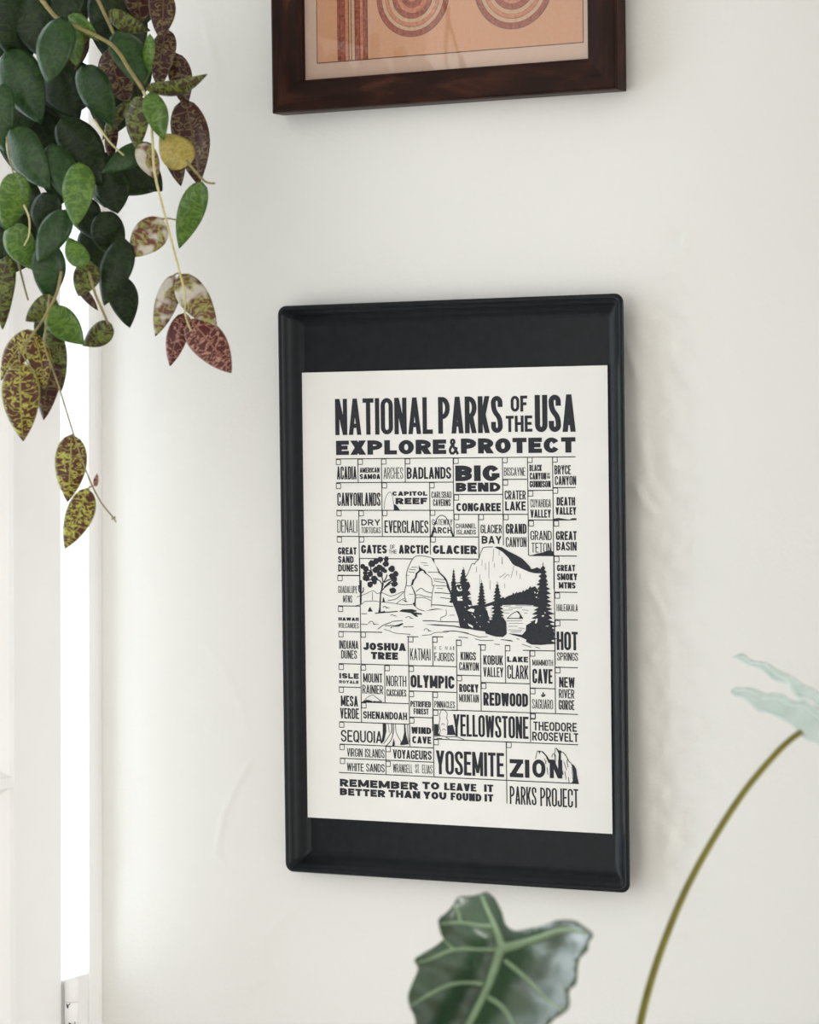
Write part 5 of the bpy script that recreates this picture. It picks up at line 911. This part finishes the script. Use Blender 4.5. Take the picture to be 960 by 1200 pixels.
# ------------------------------------------------------------------ arrow-leaved plant in the foreground
alo = empty('elephant_ear_plant', at(690, 1420, 2.05))
tag(alo, 'leafy plant with dark green arrow-shaped pale-veined leaves in front of the wall below the tray', 'plant')
AO = alo.location.copy()
def blade(outline, veins, to3d, name='leaf', step=7.0, thick=.0007, mat=None):
    """A leaf blade filled from its outline; to3d maps the outline's plane to the bent blade."""
    pts = [Vector((p.x, p.y)) for p in smooth_path([Vector((x, y, 0)) for x, y in outline + outline[:1]], 4)][:-1]
    n = len(pts)
    vs = list(pts)
    x0, x1 = min(p.x for p in pts), max(p.x for p in pts); y0, y1 = min(p.y for p in pts), max(p.y for p in pts)
    y = y0
    while y < y1:
        x = x0 + (step / 2 if int((y - y0) / step) % 2 else 0)
        while x < x1:
            vs.append(Vector((x, y))); x += step
        y += step
    res = delaunay_2d_cdt(vs, [(i, (i + 1) % n) for i in range(n)], [list(range(n))], 1, 1e-4)
    bm = bmesh.new()
    V = [bm.verts.new(to3d(p.x, p.y) - AO) for p in res[0]]
    for f in res[2]:
        try:
            bm.faces.new([V[i] for i in f]).smooth = True
        except ValueError:
            pass
    o = obj(name, bm, mat or M_ALO, alo, True)
    so = o.modifiers.new('thickness', 'SOLIDIFY'); so.thickness = thick; so.offset = 0
    for pl, r0, r1 in veins:
        bm = bmesh.new()
        path = [to3d(p.x, p.y) - AO for p in smooth_path([Vector((x, y, 0)) for x, y in pl], 6)]
        tube(bm, path, r0, r1, 8)
        obj('vein', bm, M_ALO_VEIN_SHEEN if mat else M_ALO_VEIN, o, True)
    return o
Z5 = lambda x, y: (460 + x / 3.2, 1020 + y / 3.2)
out5 = [Z5(*p) for p in [(330, 88), (352, 82), (378, 98), (396, 125), (412, 160), (422, 195), (440, 218), (468, 226), (520, 215), (570, 205), (620, 187), (680, 188), (712, 205), (752, 238), (735, 270), (730, 300), (702, 330), (695, 362), (692, 400), (686, 428), (662, 452), (665, 500), (650, 528), (605, 560), (560, 610), (530, 670), (470, 760), (330, 880), (240, 960), (170, 860), (110, 760), (90, 650), (85, 560), (64, 512), (58, 468), (75, 420), (95, 370), (82, 336), (110, 314), (150, 290), (188, 260), (180, 236), (172, 186), (200, 160), (225, 132), (250, 98), (290, 96)]]
C5 = Z5(412, 292)
P5 = at(*C5, 2.02)
# the two halves fold forward along the midrib
mid_dir = Vector((Z5(220, 700)[0] - C5[0], Z5(220, 700)[1] - C5[1])).normalized()
view5 = (EYE - P5).normalized()
ROT_R, ROT_L = R(-57), R(10)
side5 = Vector((RIGHT.x, RIGHT.y, RIGHT.z))
ax5 = (RIGHT * mid_dir.x - UP * mid_dir.y).normalized()
ac5 = ax5.cross(view5).normalized()
if ac5.dot(RIGHT) < 0: ac5 = -ac5
def half_normal(ang):
    return (view5 * math.cos(ang) + ac5 * math.sin(ang)).normalized()
NR5, NL5 = half_normal(ROT_R), half_normal(ROT_L)
up5 = Vector((Z5(335, 95)[0] - C5[0], Z5(335, 95)[1] - C5[1])).normalized()
def to5(x, y):
    dx, dy = x - C5[0], y - C5[1]
    # signed distance right of the fold line (upper lobe vein above the junction, midrib below)
    dr = mid_dir if dx * mid_dir.x + dy * mid_dir.y > 0 else -up5
    s = -(dx * dr.y - dy * dr.x) if True else 0
    s = dx * (-dr.y) * -1 - dy * dr.x * 1 if False else (dx * dr.y - dy * dr.x)
    w_ = 1 / (1 + math.exp(-s / 9))
    a_ = on_plane(x, y, P5, NR5); b_ = on_plane(x, y, P5, NL5)
    p = a_ * w_ + b_ * (1 - w_)
    wave = .0022 * math.sin(x * .085 + y * .05) * min(1, math.hypot(dx, dy) / 60) + .0018 * math.sin(y * .13 - x * .06)
    return p + view5 * wave
veins5 = [([Z5(*p) for p in pl], r0, r1) for pl, r0, r1 in [
    ([(412, 292), (400, 258), (375, 200), (348, 140), (331, 96)], .0032, .0013),
    ([(412, 292), (470, 280), (540, 258), (640, 225), (735, 236)], .0036, .0012),
    ([(412, 292), (392, 350), (360, 440), (300, 560), (235, 690), (215, 850)], .0042, .0022),
    ([(405, 298), (330, 296), (230, 298), (140, 332), (92, 345)], .0017, .0008),
    ([(345, 425), (270, 420), (200, 434), (130, 470), (70, 508)], .0017, .0008),
    ([(378, 210), (320, 206), (250, 196), (178, 200)], .0014, .0007),
    ([(425, 340), (480, 385), (540, 440), (585, 490), (645, 525)], .0018, .0008),
    ([(360, 475), (410, 510), (445, 560), (480, 640)], .0019, .0009),
    ([(255, 196), (245, 160), (232, 128)], .0009, .0006),
    ([(230, 298), (205, 275), (190, 258)], .0009, .0006),
    ([(285, 600), (220, 610), (150, 640), (100, 690)], .0015, .0008)]]
lf1 = blade(out5, veins5, to5)

Z6 = lambda x, y: (720 + x / 4, 740 + y / 4)
P6 = at(*Z6(868, 478), 2.06)
N6 = Vector((-.16, -.10, 1)).normalized()
out6 = [Z6(*p) for p in [(553, 130), (600, 109), (640, 124), (700, 148), (770, 172), (830, 213), (900, 248), (960, 290), (1040, 330), (1150, 420), (1230, 560), (1150, 590), (1050, 560), (985, 540), (935, 522), (880, 482), (830, 440), (785, 402), (730, 390), (690, 374), (640, 340), (580, 306), (550, 282), (552, 266), (578, 256), (610, 267), (700, 280), (780, 300), (850, 322), (920, 345), (965, 352), (935, 330), (890, 305), (850, 282), (800, 247), (742, 216), (692, 183), (640, 153), (595, 140)]]
tilt6 = (EYE - P6).normalized()
N6 = (Vector((0, 0, 1)) * math.cos(R(14)) + Vector((tilt6.x, tilt6.y, 0)).normalized() * math.sin(R(14)))
N6 = (N6 + Vector((-.12, 0, 0))).normalized()
def to6(x, y):
    p = on_plane(x, y, P6, N6)
    return p + UP * (.0012 * math.sin(x * .16 + y * .1))
veins6 = [([Z6(*p) for p in pl], r0, r1) for pl, r0, r1 in [
    ([(1010, 430), (930, 362), (850, 290), (790, 220), (700, 165), (600, 122)], .0020, .0008),
    ([(1010, 430), (930, 385), (840, 352), (720, 322), (600, 280), (560, 268)], .0022, .0008),
    ([(1010, 430), (1090, 480), (1210, 555)], .0024, .0014)]]
lf2 = blade(out6, veins6, to6, step=4.0, mat=M_ALO_SHEEN)
def petiole(pts, r0, r1, parent):
    bm = bmesh.new()
    tube(bm, [p - AO for p in smooth_path(pts, 8)], r0, r1, 10)
    return obj('petiole', bm, M_PETIOLE, alo, True)
petiole([at(x, y, 2.06) for x, y in [(940, 857), (925, 868), (905, 888), (872, 928), (838, 980), (806, 1038), (782, 1094), (764, 1146), (752, 1192), (738, 1260), (712, 1345), (690, 1420)]], .0021, .0031, lf2)
petiole([P5 - view5 * .004, P5 - view5 * .05 - UP * .04, at(610, 1300, 2.10), at(660, 1380, 2.07), at(690, 1420, 2.05)], .0026, .0032, lf1)
